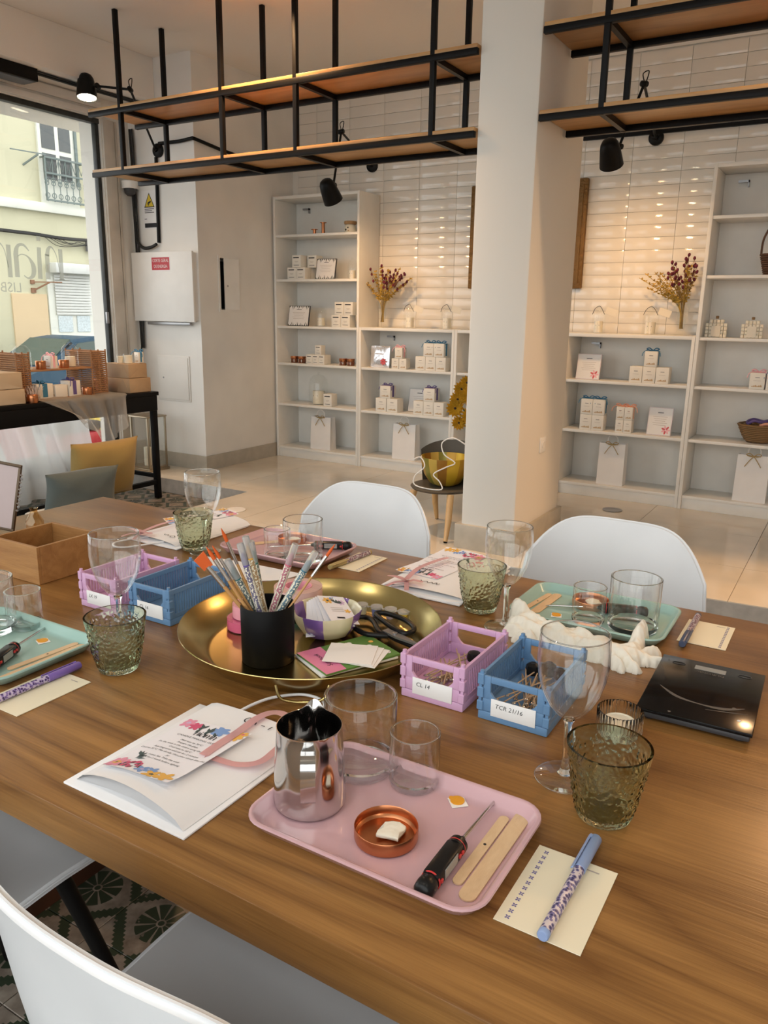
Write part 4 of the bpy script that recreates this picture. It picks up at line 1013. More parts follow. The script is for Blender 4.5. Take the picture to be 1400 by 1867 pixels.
tag(box('gift_box', -.03, .03, -.045, .045, 0, .085, 'ribbon_pink', bev=.002, loc=(-.20, -1.60, .6305)), 'small pink box between the wicker shelf and the parcels', 'box')
# two tier wicker display
wk = thing('wicker_shelf', 'two tier wicker display stand on the console', 'shelf', (-.16, -1.96, .6305))
def wpanel(y0, y1, h, x=0, full=True):
    bm = bmesh.new(); n = int(h/.0125)
    for k in range(n):
        z = .008+k*.0125; m_ = 14
        for xx in (-.12, .12):
            a_tube(bm, [(xx+.003*(1 if (i+k) % 2 else -1), y0+(y1-y0)*i/m_, z) for i in range(m_+1)], .0050, 5)
        a_tube(bm, [(-.12+.24*i/m_, (y1 if y1 > 0 else y1)+.003*(1 if (i+k) % 2 else -1), z) for i in range(m_+1)], .0050, 5)
        a_tube(bm, [(-.12+.24*i/m_, y0+.003*(1 if (i+k) % 2 else -1), z) for i in range(m_+1)], .0050, 5)
    for yy in (y0, (y0+y1)/2, y1):
        for xx in (-.12, .12): a_tube(bm, [(xx, yy, 0), (xx, yy, h)], .005, 6)
    return fin(bm, 'wicker_side', 'wicker', wk, smooth=60)
wpanel(.195, .305, .285); wpanel(-.322, -.24, .285)
box('shelf_board', -.125, .125, -.24, .195, .170, .180, 'wicker', wk, bev=.002); box('shelf_board', -.125, .125, -.24, .195, .0, .010, 'wicker', wk, bev=.002)
def tin(x, y, z, label):
    t = thing('copper_tin', label, 'tin', (x, y, z+.0005)); lathe('can', [(0, 0), (.028, 0), (.029, .003), (.029, .028), (0, .028)], 'copper', t, n=24); lathe('lid', [(0, .0285), (.030, .0285), (.030, .046), (.028, .048), (0, .048)], 'copper', t, n=24)
tin(-.08, -2.095, .811, 'copper candle tin on the upper wicker tier, left one'); tin(-.08, -1.935, .811, 'copper candle tin on the upper wicker tier, right one')
tin(.015, -2.235, .6305, 'copper candle tin on the console left of the pale boxes'); tin(-.03, -1.82, .6410, 'copper candle tin behind the tulle at the right wicker side')
cbox(-.11, -.05, .811, .075, 'small pale box with pink ribbon on the upper wicker tier', 'light', y=-2.05, d=.05, ribbon='ribbon_pink')
cloche(-.13, .811, .050, .15, 'glass dome over a cream candle on the wicker shelf, right one', y=-1.85); cloche(-.13, .811, .050, .15, 'glass dome over a cream candle on the wicker shelf, left one', y=-2.18)
cbox(-.115, -.04, .6412, .085, 'plain pale box on the lower wicker tier, left one', 'light', y=-2.165, d=.11, ribbon='ribbon_blue'); cbox(-.105, -.04, .6412, .072, 'plain pale box on the lower wicker tier, middle one', 'light', y=-2.04, d=.085); cbox(-.115, -.04, .6412, .092, 'plain pale box on the lower wicker tier with purple ribbon', 'light', y=-1.945, d=.085, ribbon='ribbon_purple')
P('lavender', (.17, .14, .32), .9); P('cotton', (.72, .63, .56), .95)
rnd = random.Random(11); bm = bmesh.new()
for k in range(60):
    p = Vector((rnd.uniform(-.02, .02), rnd.uniform(-.03, .03), 0)); a_tube(bm, [p, p+Vector((rnd.uniform(-.03, .03), rnd.uniform(-.03, .03), rnd.uniform(.05, .09)))], .0015, 4)
o = tag(fin(bm, 'raffia_tuft', 'cotton', loc=(-.02, -2.20, .6415)), 'tuft of pale raffia standing on the lower wicker tier', 'raffia'); o['kind'] = 'stuff'

# ------------------------------------------------------------------ low chair with bowl, sunflowers behind the pillar
P('seat_taupe', (.085, .075, .06), .5); wood('beech', (.50, .30, .12), (.66, .43, .20), (8, 8, 1.5), .4, .1)
t = thing('low_chair', 'low dark grey chair with round seat and pale wooden legs beside the pillar', 'chair', (2.20, -1.31, 0), 0)
lathe('seat', [(0, .232), (.12, .230), (.165, .240), (.175, .252), (.165, .258), (.10, .250), (0, .247)], 'seat_taupe', t, n=40)
for a, b_ in ((.11, -.12), (-.11, -.12), (.11, .12), (-.11, .12)):
    d = Vector((a, b_, 0)).normalized()
    tube('leg', [Vector((a, b_, .236)), Vector((a, b_, .236))*.45+Vector((a*1.28, b_*1.75, .006))*.55, Vector((a*1.22, b_*1.75, .006))], [.019, .017, .011], 'beech', t, n=12)
    lathe('foot_tip', [(0, 0), (.010, 0), (.011, .006), (0, .0065)], 'black_metal', t, n=12, loc=(a*1.22, b_*1.75, .0002))
def cb_(u, v):
    a = math.radians(20+140*u); r = .165+.02*v; return (r*math.cos(a), r*math.sin(a)*1.05, .246+.235*v*(1-.22*abs(2*u-1)**2.5))
sheet('backrest', cb_, 24, 8, 'seat_taupe', parent=t)
def bowlm(name):
    mt = bpy.data.materials.new(name); mt.use_nodes = True; MATS[name] = mt; nt = mt.node_tree; b = nt.nodes['Principled BSDF']; b.inputs['Roughness'].default_value = .3; b.inputs['Metallic'].default_value = .35
    tc = nt.nodes.new('ShaderNodeTexCoord'); gr = nt.nodes.new('ShaderNodeTexGradient'); gr.gradient_type = 'RADIAL'; nt.links.new(tc.outputs['Object'], gr.inputs[0])
    mu = nt.nodes.new('ShaderNodeMath'); mu.operation = 'MULTIPLY'; mu.inputs[1].default_value = 3; fr = nt.nodes.new('ShaderNodeMath'); fr.operation = 'FRACT'; nt.links.new(gr.outputs['Fac'], mu.inputs[0]); nt.links.new(mu.outputs[0], fr.inputs[0])
    r = nt.nodes.new('ShaderNodeValToRGB'); r.color_ramp.interpolation = 'CONSTANT'; nt.links.new(fr.outputs[0], r.inputs[0]); e = r.color_ramp.elements
    e[0].color = (.62, .40, .03, 1); e[1].position = .25; e[1].color = (.45, .25, .02, 1)
    for p, c in ((.45, (.26, .24, .04)), (.62, (.66, .46, .10)), (.8, (.38, .18, .03))): x = e.new(p); x.color = (*c, 1)
    nt.links.new(r.outputs[0], b.inputs['Base Color'])
bowlm('patchwork')
t = thing('patchwork_bowl', 'yellow patchwork metal bowl on the low grey chair', 'bowl', (2.195, -1.27, .2505))
lathe('bowl', [(0, 0), (.055, 0), (.085, .015), (.115, .06), (.135, .13), (.137, .16), (.134, .16), (.130, .13), (.110, .062), (.08, .02), (0, .006)], 'patchwork', t, n=36)
tag(tube('white_cord', spline([(2.10, -1.37, .415), (2.075, -1.42, .40), (2.11, -1.405, .416), (2.145, -1.42, .37), (2.10, -1.44, .32), (2.10, -1.45, .275), (2.17, -1.46, .262), (2.26, -1.44, .262), (2.24, -1.425, .30), (2.20, -1.42, .335), (2.26, -1.40, .375), (2.30, -1.37, .40), (2.24, -1.38, .44), (2.22, -1.37, .50), (2.28, -1.36, .53), (2.34, -1.34, .50)], 5), .0035, 'white_panel', n=6), 'thin white cord looped over the yellow bowl and chair', 'cord')
P('petal_yellow', (.72, .42, .02), .7, nscale=30, namt=.15); P('flower_core', (.05, .03, .015), .9); P('stem_green', (.10, .14, .04), .8)
vs_ = thing('floor_vase', 'tall grey vase behind the pillar holding sunflowers', 'vase', (2.12, -.60, .0005))
lathe('body', [(0, 0), (.07, 0), (.075, .05), (.06, .25), (.045, .40), (.05, .42), (.046, .42), (.04, .40), (.05, .25), (.06, .05), (0, .02)], 'seat_taupe', vs_, n=28)
f_ = thing('sunflower_bunch', 'bunch of yellow sunflowers peeking out left of the pillar', 'flowers', (2.12, -.60, .02))
for k, (x, z, s_) in enumerate(((1.985, .70, .055), (1.965, .635, .055), (1.955, .58, .06), (1.975, .49, .05), (2.04, .66, .06), (2.06, .54, .06), (2.02, .74, .05))):
    h = Vector((x-2.12, -.06-.01*(k % 3), z))
    d = Vector((.35, -1, .15*(k % 3-1))).normalized(); M_ = Matrix.Translation(h) @ d.to_track_quat('Z', 'Y').to_matrix().to_4x4()
    bm = bmesh.new()
    for ring, (nn, rr_, tilt) in enumerate(((14, 1.0, .15), (12, .85, .4))):
        for q in range(nn):
            R_ = M_ @ Matrix.Rotation(2*PI*q/nn+ring*.2, 4, 'Z') @ Matrix.Rotation(-tilt, 4, 'Y')
            p = [R_ @ Vector(v) for v in ((s_*.1, 0, 0), (s_*.65*rr_, s_*.2, .004), (s_*rr_, 0, 0), (s_*.65*rr_, -s_*.2, .004))]
            bm.faces.new([bm.verts.new(v) for v in p])
    bmesh.ops.solidify(bm, geom=list(bm.faces), thickness=.001)
    fl_ = fin(bm, 'flower_head', 'petal_yellow', f_)
    bm = bmesh.new(); a_lathe(bm, [(0, .009), (s_*.11, .007), (s_*.15, 0), (s_*.11, -.006), (0, -.008)], 14, M_); fin(bm, 'core', 'flower_core', fl_, smooth=60)
    tube('stem', spline([(0, 0, .02), (h.x*.2, h.y*.2, .40), h*.98], 6), .005, 'stem_green', f_, n=6)
# ------------------------------------------------------------------ worktable and chairs
wood('table_oak', (.115, .045, .010), (.325, .160, .046), (1.3, 16.0, 16.0), .30, fig=.36, pore=.34)
P('table_base', (.055, .020, .010), .5, nscale=10, namt=.2)
T0 = .65
t = thing('worktable', 'long oak worktable covered with candle making supplies', 'table', (3.75, -4.138, 0))
bm = bmesh.new(); a_box(bm, -1.45, 1.45, -.496, .496, .604, T0, bev=.0025, seg=2); fin(bm, 'table_top', 'table_oak', t, smooth=40)
box('leg_panel', -1.055, -1.015, -.37, .37, -.0995, .6035, 'table_base', t, bev=.002); box('leg_panel', .995, 1.035, -.37, .37, -.0995, .6035, 'table_base', t, bev=.002); box('spine', -1.0145, .9945, .06, .10, .30, .6035, 'table_base', t)

P('chair_white', (.74, .755, .775), .32, coat=.15)
def shell_mesh():
    prof = spline([(.215, .425), (.205, .447), (.16, .447), (.05, .435), (-.06, .428), (-.14, .438), (-.19, .475), (-.215, .54), (-.235, .64), (-.250, .73), (-.262, .79), (-.268, .818)], 8)
    prof = [Vector((p.x, p.y)) for p in prof]; ln = [0]
    for a, b_ in zip(prof, prof[1:]): ln.append(ln[-1]+(b_-a).length)
    Lt = ln[-1]
    def at(s_):
        d = min(max(s_, 0), 1)*Lt; i = 0
        while i < len(ln)-2 and ln[i+1] < d: i += 1
        k = (d-ln[i])/(ln[i+1]-ln[i]); p = prof[i].lerp(prof[i+1], k)
        a = prof[max(i-2, 0)]; b_ = prof[min(i+3, len(prof)-1)]; t_ = (b_-a).normalized(); return p, Vector((-t_.y, t_.x))*-1
    nu, nv = 44, 34; bm = bmesh.new(); rows = []
    for i in range(nu+1):
        u = i/nu; r_ = []
        for j in range(nv+1):
            v = math.sin((j/nv*2-1)*PI/2*.86)/math.sin(PI/2*.86)
            av = abs(v); s0 = .075*av**4; s1 = 1-.135*av**4.5
            s_ = s0+(s1-s0)*u; p, nn = at(s_)
            hw = .236 - (.046*((s_-.40)/.60)**1.3 if s_ > .40 else 0) - (.012*((.2-s_)/.2) if s_ < .2 else 0)
            curl = .056*(1-math.exp(-(s_/.14)**2)) * (1 if s_ < .70 else max(.85, 1-(s_-.70)/.30*.15))
            k = curl*av**2.6
            r_.append(bm.verts.new((v*hw, p.x+nn.x*k, p.y+nn.y*k)))
        rows.append(r_)
    for i in range(nu):
        for j in range(nv): bm.faces.new((rows[i][j], rows[i][j+1], rows[i+1][j+1], rows[i+1][j]))
    bmesh.ops.recalc_face_normals(bm, faces=bm.faces)
    bmesh.ops.solidify(bm, geom=list(bm.faces), thickness=.011)
    be = [e for e in bm.edges if e.is_manifold and e.calc_face_angle(0) > 1.0]
    bmesh.ops.bevel(bm, geom=be, offset=.0046, segments=3, affect='EDGES')
    return bm
ch0 = thing('shell_chair', 'white plastic shell chair in the near foreground with its back rim at the bottom edge', 'chair', (3.655, -4.535, -.1), 0, 'white shell chairs around the worktable')
fin(shell_mesh(), 'shell', 'chair_white', ch0, smooth=60)
for a, b_ in ((.12, .10), (-.12, .10), (.12, -.10), (-.12, -.10)):
    tube('leg', [(a, b_, .425), (a*1.75, b_*2.0, .0005)], [.014, .009], 'black_metal', ch0, n=12)
boxes('seat_mount', [(-.13, .13, .09, .105, .405, .422), (-.13, .13, -.105, -.09, .405, .422)], 'black_metal', ch0)
G4 = 'white shell chairs around the worktable'
dup(ch0, (2.995, -4.545, -.1), 0, 'white plastic shell chair at the lower left, only its seat showing', G4)
dup(ch0, (3.01, -3.585, -.1), PI, 'white plastic shell chair behind the table, left of the pillar', G4)
dup(ch0, (3.668, -3.59, -.1), PI, 'white plastic shell chair behind the table, right of the pillar', G4)

# ------------------------------------------------------------------ tableware prototypes
thin_glass('clear_glass', (.982, .988, .985), refl=1.25, base=.006)
solid_glass('clear_base', (.98, .99, .985), clear=0.0)
solid_glass('green_glass', (.87, .90, .82), clear=0.0)
P('tray_pink', (.60, .385, .42), .22, coat=.4); P('tray_mint', (.34, .52, .475), .22, coat=.4)
P('steel', (.62, .61, .60), .10, metal=1.0); P('black_plastic', (.008, .008, .0085), .3, spec=.3); P('red_plastic', (.55, .04, .04), .35); P('lcd', (.30, .31, .30), .2)
wood('birch', (.62, .42, .24), (.74, .54, .33), (20, 60, 60), .6, .1)
P('sticker_orange', (.75, .34, .02), .4); P('chip_wax', (.82, .78, .66), .5, bump=.3, bscale=60)
P('paper_cream', (.80, .74, .56), .75)
def rr(x0, x1, y0, y1, r, z, n=6):
    o = []
    for cx, cy, a0 in ((x1-r, y1-r, 0), (x0+r, y1-r, PI/2), (x0+r, y0+r, PI), (x1-r, y0+r, 1.5*PI)):
        for k in range(n+1): a = a0+PI/2*k/n; o.append((cx+r*math.cos(a), cy+r*math.sin(a), z))
    return o
def loops(bm, Ls, cap0=True, cap1=True):
    V = [[bm.verts.new(p) for p in L_] for L_ in Ls]; n = len(V[0])
    for A, B in zip(V, V[1:]):
        for i in range(n): bm.faces.new((A[i], A[(i+1) % n], B[(i+1) % n], B[i]))
    if cap0: bm.faces.new(V[0][::-1])
    if cap1: bm.faces.new(V[-1])
def tray(cx, cy, mat, label, w=.266, d=.184):
    t = thing('serving_tray', label, 'tray', (cx, cy, T0+.0004)); a, b_ = w/2, d/2
    bm = bmesh.new()
    def q(ins, z, r): return rr(-a+ins, a-ins, -b_+ins, b_-ins, r, z)
    loops(bm, [q(.016, 0, .018), q(.010, .003, .022), q(.003, .012, .028), q(0, .0155, .030), q(.0005, .0175, .0295), q(.003, .018, .027), q(.0055, .0165, .025), q(.011, .0065, .020), q(.015, .0042, .017), q(.022, .0038, .012)])
    fin(bm, 'tray_body', mat, t, smooth=50); return t
TZ = T0+.0048
tray(3.7385, -4.472, 'tray_pink', 'glossy pink serving tray with steel jug in the foreground')
tray(3.0, -4.428, 'tray_mint', 'mint green serving tray cut off by the left edge')
tray(3.058, -3.772, 'tray_pink', 'pink serving tray at the far side of the table')
tray(3.742, -3.782, 'tray_mint', 'mint green serving tray beneath the white gloves')

def glass(name, R_, H, base, label, loc, wall=.0032, group=None):
    t = thing(name, label, 'glass', loc, 0, group)
    lathe('wall', [(R_, base), (R_, H-.001), (R_-.0006, H), (R_-wall+.0006, H), (R_-wall, H-.001), (R_-wall, base+.0003)], 'clear_glass', t, n=48, smooth=50)
    lathe('lip', [(R_-wall-.0002, H), (R_-wall/2, H+.0012), (R_+.0002, H), (R_-wall/2, H-.0006), (R_-wall-.0002, H)], 'clear_base', t, n=48, smooth=80)
    lathe('thick_base', [(0, 0), (R_*.93, 0), (R_*.985, .003), (R_, .007), (R_-.0002, base), (R_-wall, base+.001), (R_-wall-.004, base-.002), (0, base-.003)], 'clear_base', t, n=48, smooth=50)
    return t
g1 = glass('glass_jar', .0415, .090, .011, 'large clear glass candle jar on the pink front tray', (3.651, -4.402, TZ))
dup(g1, (3.813, -3.805, TZ), 0, 'large clear glass candle jar behind the white gloves'); dup(g1, (3.128, -3.812, TZ), 0, 'large clear glass candle jar on the far pink tray'); dup(g1, (2.932, -4.395, TZ), 0, 'large clear glass candle jar at the left picture edge')
g2 = glass('glass_tumbler', .0280, .063, .008, 'small clear glass beside the steel jug on the front tray', (3.720, -4.398, TZ), .0026)
dup(g2, (3.740, -3.815, TZ), 0, 'small clear glass in front of the copper lid on the mint tray at right'); dup(g2, (3.070, -3.826, TZ), 0, 'small clear glass on the far pink tray'); dup(g2, (2.965, -4.353, TZ), 0, 'small clear glass on the mint tray at left')

from mathutils import noise as _ns
def tumbler():
    t = thing('green_tumbler', 'hammered green glass tumbler in the right foreground', 'glass', (3.916, -4.337, T0+.0004), 0)
    H = .084; n = 190; rows = 74
    def R_(z): return .0255+.0183*(z/H)**.55
    bm = bmesh.new(); V = []
    V.append([bm.verts.new((0, 0, 0))])
    for r in (.012, .021): V.append([bm.verts.new((r*math.cos(2*PI*i/n), r*math.sin(2*PI*i/n), 0)) for i in range(n)])
    for k in range(rows+1):
        z = .0006+(H-.0006)*k/rows; r0 = R_(z) if k > 0 else .0245; ring = []
        amp = .0030*min(1, max(0, (H-.008-z)/.010))*min(1, z/.012)
        for i in range(n):
            a = 2*PI*i/n; p = Vector((math.cos(a)*.044, math.sin(a)*.044, z))*175
            dd = _ns.voronoi(p)[0]; r = r0-amp*(dd[0]**.5)*1.2+amp*.5
            ring.append(bm.verts.new((r*math.cos(a), r*math.sin(a), z)))
        V.append(ring)
    for k in range(24):
        z = H-(H-.010)*k/23; r0 = R_(z)-.0030
        V.append([bm.verts.new((r0*math.cos(2*PI*i/n), r0*math.sin(2*PI*i/n), z)) for i in range(n)])
    V.append([bm.verts.new((0, 0, .0085))])
    for A, B in zip(V, V[1:]):
        for i in range(n):
            j = (i+1) % n
            if len(A) == 1: bm.faces.new((A[0], B[j], B[i]))
            elif len(B) == 1: bm.faces.new((A[i], A[j], B[0]))
            else: bm.faces.new((A[i], A[j], B[j], B[i]))
    fin(bm, 'vessel', 'green_glass', t, smooth=70); return t
tb = tumbler()
dup(tb, (3.557, -3.858, T0+.0004), 1.0, 'hammered green glass tumbler beside the ribboned bag at the back'); dup(tb, (3.209, -4.372, T0+.0004), 2.0, 'hammered green glass tumbler at left in front of the crates'); dup(tb, (2.871, -3.868, T0+.0004), 2.6, 'hammered green glass tumbler farthest away on the table')
wg = thing('wine_glass', 'clear wine glass behind the foreground green tumbler', 'glass', (3.858, -4.291, T0+.0004))
lathe('foot', [(0, 0), (.033, 0), (.034, .0010), (.033, .0022), (.015, .0042), (.0085, .0062)], 'clear_glass', wg, n=40, smooth=60)
lathe('stem', [(0, .0030), (.0085, .0062), (.0058, .0095), (.0042, .017), (.0038, .045), (.0042, .068), (.0068, .0745), (0, .0765)], 'clear_base', wg, n=24, smooth=60)
lathe('foot_edge', [(.0334, .0002), (.0342, .0010), (.0334, .0020), (.0330, .0010), (.0334, .0002)], 'clear_base', wg, n=40, smooth=80)
lathe('bowl', [(0, .0765), (.0075, .0768), (.016, .083), (.0245, .094), (.0325, .110), (.0375, .128), (.0395, .146), (.0390, .163), (.0375, .178), (.0366, .1785), (.0362, .178), (.0377, .163), (.0382, .146), (.0362, .129), (.0313, .111), (.0233, .0955), (.015, .085), (.006, .0795), (0, .0790)], 'clear_glass', wg, n=48, smooth=60)
lathe('rim', [(.0360, .1780), (.0370, .1790), (.0380, .1780), (.0370, .1772), (.0360, .1780)], 'clear_base', wg, n=48, smooth=80)
dup(wg, (3.626, -3.911, T0+.0004), 0, 'clear wine glass in the middle beside the ribboned bag'); dup(wg, (3.130, -4.299, T0+.0004), 0, 'clear wine glass in front of the left pink crate'); dup(wg, (2.906, -3.872, T0+.0004), 0, 'clear wine glass at the far left end of the table')
vt = thing('ribbed_votive', 'small ribbed glass tealight holder beside the black scale', 'candle holder', (3.885, -4.161, T0+.0004))
lathe('vessel', [(0, 0), (.026, 0), (.0278, .003), (.0283, .034), (.0278, .035), (.0262, .035), (.0257, .034), (.0252, .009), (0, .008)], 'clear_base', vt, n=160, smooth=30, wob=lambda a, z: 1+.022*math.cos(a*36))
tag(lathe('tealight', [(0, 0), (.019, 0), (.0195, .001), (.0195, .012), (.018, .012), (.017, .011), (0, .011)], 'wax', loc=(3.885, -4.161, T0+.0090)), 'white tealight inside the ribbed glass holder', 'candle')

# steel jug
jg = thing('steel_jug', 'polished steel pouring jug on the pink front tray', 'jug', (3.643, -4.489, TZ))
bm = bmesh.new(); n = 64; sp_a = math.atan2(.83, -.45); V = []
prof = [(0, .0), (.034, .0), (.0372, .0015), (.0385, .006), (.0380, .025), (.0368, .055), (.0350, .078), (.0342, .0895), (.0346, .0915), (.0338, .0915), (.0334, .0895), (.0342, .078), (.0360, .055), (.0372, .025), (.037, .006), (0, .003)]
for r, z in prof:
    if r == 0: V.append([bm.verts.new((0, 0, z))]); continue
    ring = []
    for i in range(n):
        a = 2*PI*i/n; da = (a-sp_a+PI) % (2*PI)-PI; w_ = math.exp(-(da/.24)**2)*max(0, (z-.045)/.046)**2
        ring.append(bm.verts.new(((r+.011*w_)*math.cos(a), (r+.011*w_)*math.sin(a), z+.006*w_)))
    V.append(ring)
for A, B in zip(V, V[1:]):
    for i in range(n):
        j = (i+1) % n
        if len(A) == 1: bm.faces.new((A[0], B[j], B[i]))
        elif len(B) == 1: bm.faces.new((A[i], A[j], B[0]))
        else: bm.faces.new((A[i], A[j], B[j], B[i]))
fin(bm, 'body', 'steel', jg, smooth=50)
bm = bmesh.new(); pth = spline([(.033, .080), (.046, .082), (.055, .074), (.056, .055), (.051, .036), (.047, .030)], 5); hw = .0075
A_ = [[bm.verts.new((p.x+o1, y, p.y)) for y, o1 in ((-hw, 0), (hw, 0), (hw, -.0018), (-hw, -.0018))] for p in pth]
for a, b_ in zip(A_, A_[1:]):
    for i in range(4): bm.faces.new((a[i], a[(i+1) % 4], b_[(i+1) % 4], b_[i]))
bm.faces.new(A_[0][::-1]); bm.faces.new(A_[-1])
fin(bm, 'handle', 'steel', jg, smooth=60, rot=(0, 0, math.atan2(-.80, .55)))

# copper lids with a wax chip
def lid(x, y, label, clabel, rz=0):
    t = thing('copper_dish', label, 'dish', (x, y, TZ))
    lathe('dish', [(0, 0), (.030, 0), (.0315, .001), (.0322, .003), (.0322, .0145), (.0318, .0152), (.0312, .0145), (.0312, .006), (.0295, .0045), (.0285, .0032), (0, .0028)], 'copper', t, n=48)
    bm = bmesh.new(); a_box(bm, -.0115, .0115, -.012, .012, 0, .004, bev=.0012)
    bmesh.ops.subdivide_edges(bm, edges=bm.edges, cuts=2)
    for v in bm.verts: v.co += Vector((.0022*math.sin(v.co.y*260), .0020*math.sin(v.co.x*210+1), .0012*math.sin(v.co.x*200+v.co.y*170)))
    o = fin(bm, 'wax_chip', 'chip_wax', loc=(x+.004, y+.004, TZ+.0050), rot=(0, 0, rz), smooth=50); tag(o, clabel, 'wax')
lid(3.743, -4.497, 'round copper lid on the pink front tray', 'cream wax chip lying in the front copper lid', .2)
lid(3.722, -3.742, 'round copper lid on the mint tray seen through a glass', 'cream wax chip in the copper lid on the right mint tray', .7)
lid(3.028, -3.720, 'round copper lid on the far pink tray', 'cream wax chip in the copper lid on the far tray', 1.2)

def thermometer(p, q, label, flip=0):
    """handle end p, probe tip q on the tray floor"""
    p, q = Vector((*p, 0)), Vector((*q, 0)); d = q-p; L_ = d.length; a = math.atan2(d.y, d.x)
    t = thing('probe_thermometer', label, 'thermometer', (p.x, p.y, TZ+.0098), rot=(0, 0, a))
    hl = L_*.42
    X90 = (0, PI/2, 0)
    lathe('grip', [(0, -.010), (.006, -.0095), (.0092, -.006), (.0098, 0), (.0095, .006), (.0082, .008), (.0082, .010)], 'black_plastic', t, n=24, rot=X90)
    box('body', .008, hl-.010, -.0085, .0085, -.0075, .0085, 'black_plastic', t, bev=.003)
    lathe('collar', [(0, hl-.012), (.0095, hl-.012), (.0098, hl-.008), (.0095, hl-.003), (.0045, hl), (.003, hl+.006), (0, hl+.006)], 'black_plastic', t, n=24, rot=X90)
    for x in (.0095, hl-.0095): lathe('ring', [(.0088, x), (.0098, x+.0003), (.0098, x+.0012), (.0088, x+.0015)], 'red_plastic', t, n=24, rot=X90)
    tube('probe', [(hl+.004, 0, 0), (L_-.008, 0, -.0065), (L_, 0, -.0078)], [.0021, .0017, .0004], 'steel', t, n=10)
    s_ = -1 if not flip else 1
    box('display', .022, hl-.024, s_*.0086-.0004, s_*.0086+.0004, -.004, .006, 'lcd', t)
    for x in (.014, hl-.020, hl-.014): box('button', x-.0018, x+.0018, s_*.0092-.0012, s_*.0092+.0012, -.001, .0026, 'red_plastic', t, bev=.0005)
    return t
thermometer((3.8150, -4.548), (3.8125, -4.374), 'black probe thermometer with steel needle on the pink front tray')
thermometer((3.815, -3.745), (3.655, -3.790), 'black probe thermometer behind the large glass on the right mint tray')
thermometer((3.165, -3.700), (3.010, -3.785), 'black probe thermometer on the far pink tray', 1)
thermometer((3.075, -4.487), (3.000, -4.337), 'black probe thermometer on the left mint tray')

def stick(p, q, w, label, hole=False, z=TZ):
    p, q = Vector((*p, 0)), Vector((*q, 0)); d = q-p; L_ = d.length; n = 8; r = w/2
    poly = [(L_-r+r*math.sin(PI*k/n), r*math.cos(PI*k/n)) for k in range(n+1)] + [(r-r*math.sin(PI*k/n), -r*math.cos(PI*k/n)) for k in range(n+1)]
    t = thing('wooden_stick', label, 'stick', (p.x, p.y, z), rot=(0, 0, math.atan2(d.y, d.x)))
    prism('blade', poly, 0, .0016, 'birch', t)
    if hole: lathe('hole', [(0, .0018), (.0016, .0018), (.0016, .0015)], 'ink', t, n=10, loc=(L_*.55, 0, 0))
stick((3.8315, -4.520), (3.8320, -4.402), .0105, 'narrow wooden stick with a hole on the pink front tray', True)
stick((3.8470, -4.535), (3.8475, -4.386), .0165, 'broad wooden stirring stick at the right of the pink front tray')
stick((3.6260, -3.835), (3.6400, -3.722), .0105, 'narrow wooden stick on the right mint tray', True)
stick((3.6480, -3.830), (3.6540, -3.715), .0165, 'broad wooden stick on the right mint tray')
stick((3.0870, -4.468), (3.0930, -4.352), .0105, 'narrow wooden stick with a hole on the left mint tray', True)
stick((3.1075, -4.498), (3.1080, -4.350), .0165, 'broad wooden stick on the left mint tray')
stick((2.948, -3.800), (3.020, -3.705), .0165, 'wooden stick on the far pink tray')
def sticker(x, y, label, rz):
    t = thing('round_sticker', label, 'sticker', (x, y, TZ), rz)
    box('backing', -.009, .009, -.009, .009, 0, .0004, 'paper_white', t); prism('dot', circ(0, 0, .0078, 18)+[], .0004, .0016, 'sticker_orange', t, loc=(0, .002, 0)); prism('tab', circ(-.005, .008, .0028, 10), .0004, .0014, 'sticker_orange', t)
sticker(3.778, -4.405, 'orange round sticker on white backing on the pink front tray', .75); sticker(3.686, -3.821, 'orange round sticker on the right mint tray', .3); sticker(3.041, -4.376, 'orange round sticker on the left mint tray', 1.2)

# note cards and pens
P('motif_violet', (.14, .12, .34), .7)
def pad(x0, x1, y0, y1, label, side, rz=0):
    w, d = (x1-x0)/2, (y1-y0)/2
    t = thing('note_card', label, 'note card', ((x0+x1)/2, (y0+y1)/2, T0+.0004), rz); box('sheet', -w, w, -d, d, 0, .0009, 'paper_cream', t)
    sh = []
    for k in range(13):
        y = -d*.86+k*d*1.72/12; x = side*(w-.010)
        for sx, sy in ((-1, 1), (1, 1), (-1, -1), (1, -1)): sh.append((circ(x+sx*.0011, y+sy*.0012, .0013, 6, .0008, sx*sy*.7), 'motif_violet'))
    sh.append(([(w*.25, d*.80), (w*.62, d*.80), (w*.62, d*.83), (w*.25, d*.83)], 'print_grey'))
    flats('motif_row', sh, .0011, t)
def penmat(name, c1, c2, c3):
    mt = bpy.data.materials.new(name); mt.use_nodes = True; MATS[name] = mt; nt = mt.node_tree; b = nt.nodes['Principled BSDF']; b.inputs['Roughness'].default_value = .3
    tc = nt.nodes.new('ShaderNodeTexCoord'); v = nt.nodes.new('ShaderNodeTexVoronoi'); v.inputs['Scale'].default_value = 260; nt.links.new(tc.outputs['Object'], v.inputs['Vector'])
    r = nt.nodes.new('ShaderNodeValToRGB'); r.color_ramp.interpolation = 'CONSTANT'; nt.links.new(v.outputs['Distance'], r.inputs[0]); e = r.color_ramp.elements
    e[0].color = (*c1, 1); e[1].position = .30; e[1].color = (*c2, 1); x = e.new(.52); x.color = (*c3, 1); nt.links.new(r.outputs[0], b.inputs['Base Color'])
penmat('pen_print_blue', (.03, .03, .10), (.16, .14, .30), (.62, .55, .56)); penmat('pen_print_violet', (.02, .012, .05), (.22, .15, .40), (.55, .48, .62)); penmat('pen_print_navy', (.02, .025, .06), (.25, .12, .16), (.45, .42, .45))
P('pen_blue', (.26, .36, .60), .35); P('pen_violet', (.22, .14, .47), .35); P('pen_navy', (.06, .08, .14), .35); P('pen_gold', (.38, .29, .12), .35)
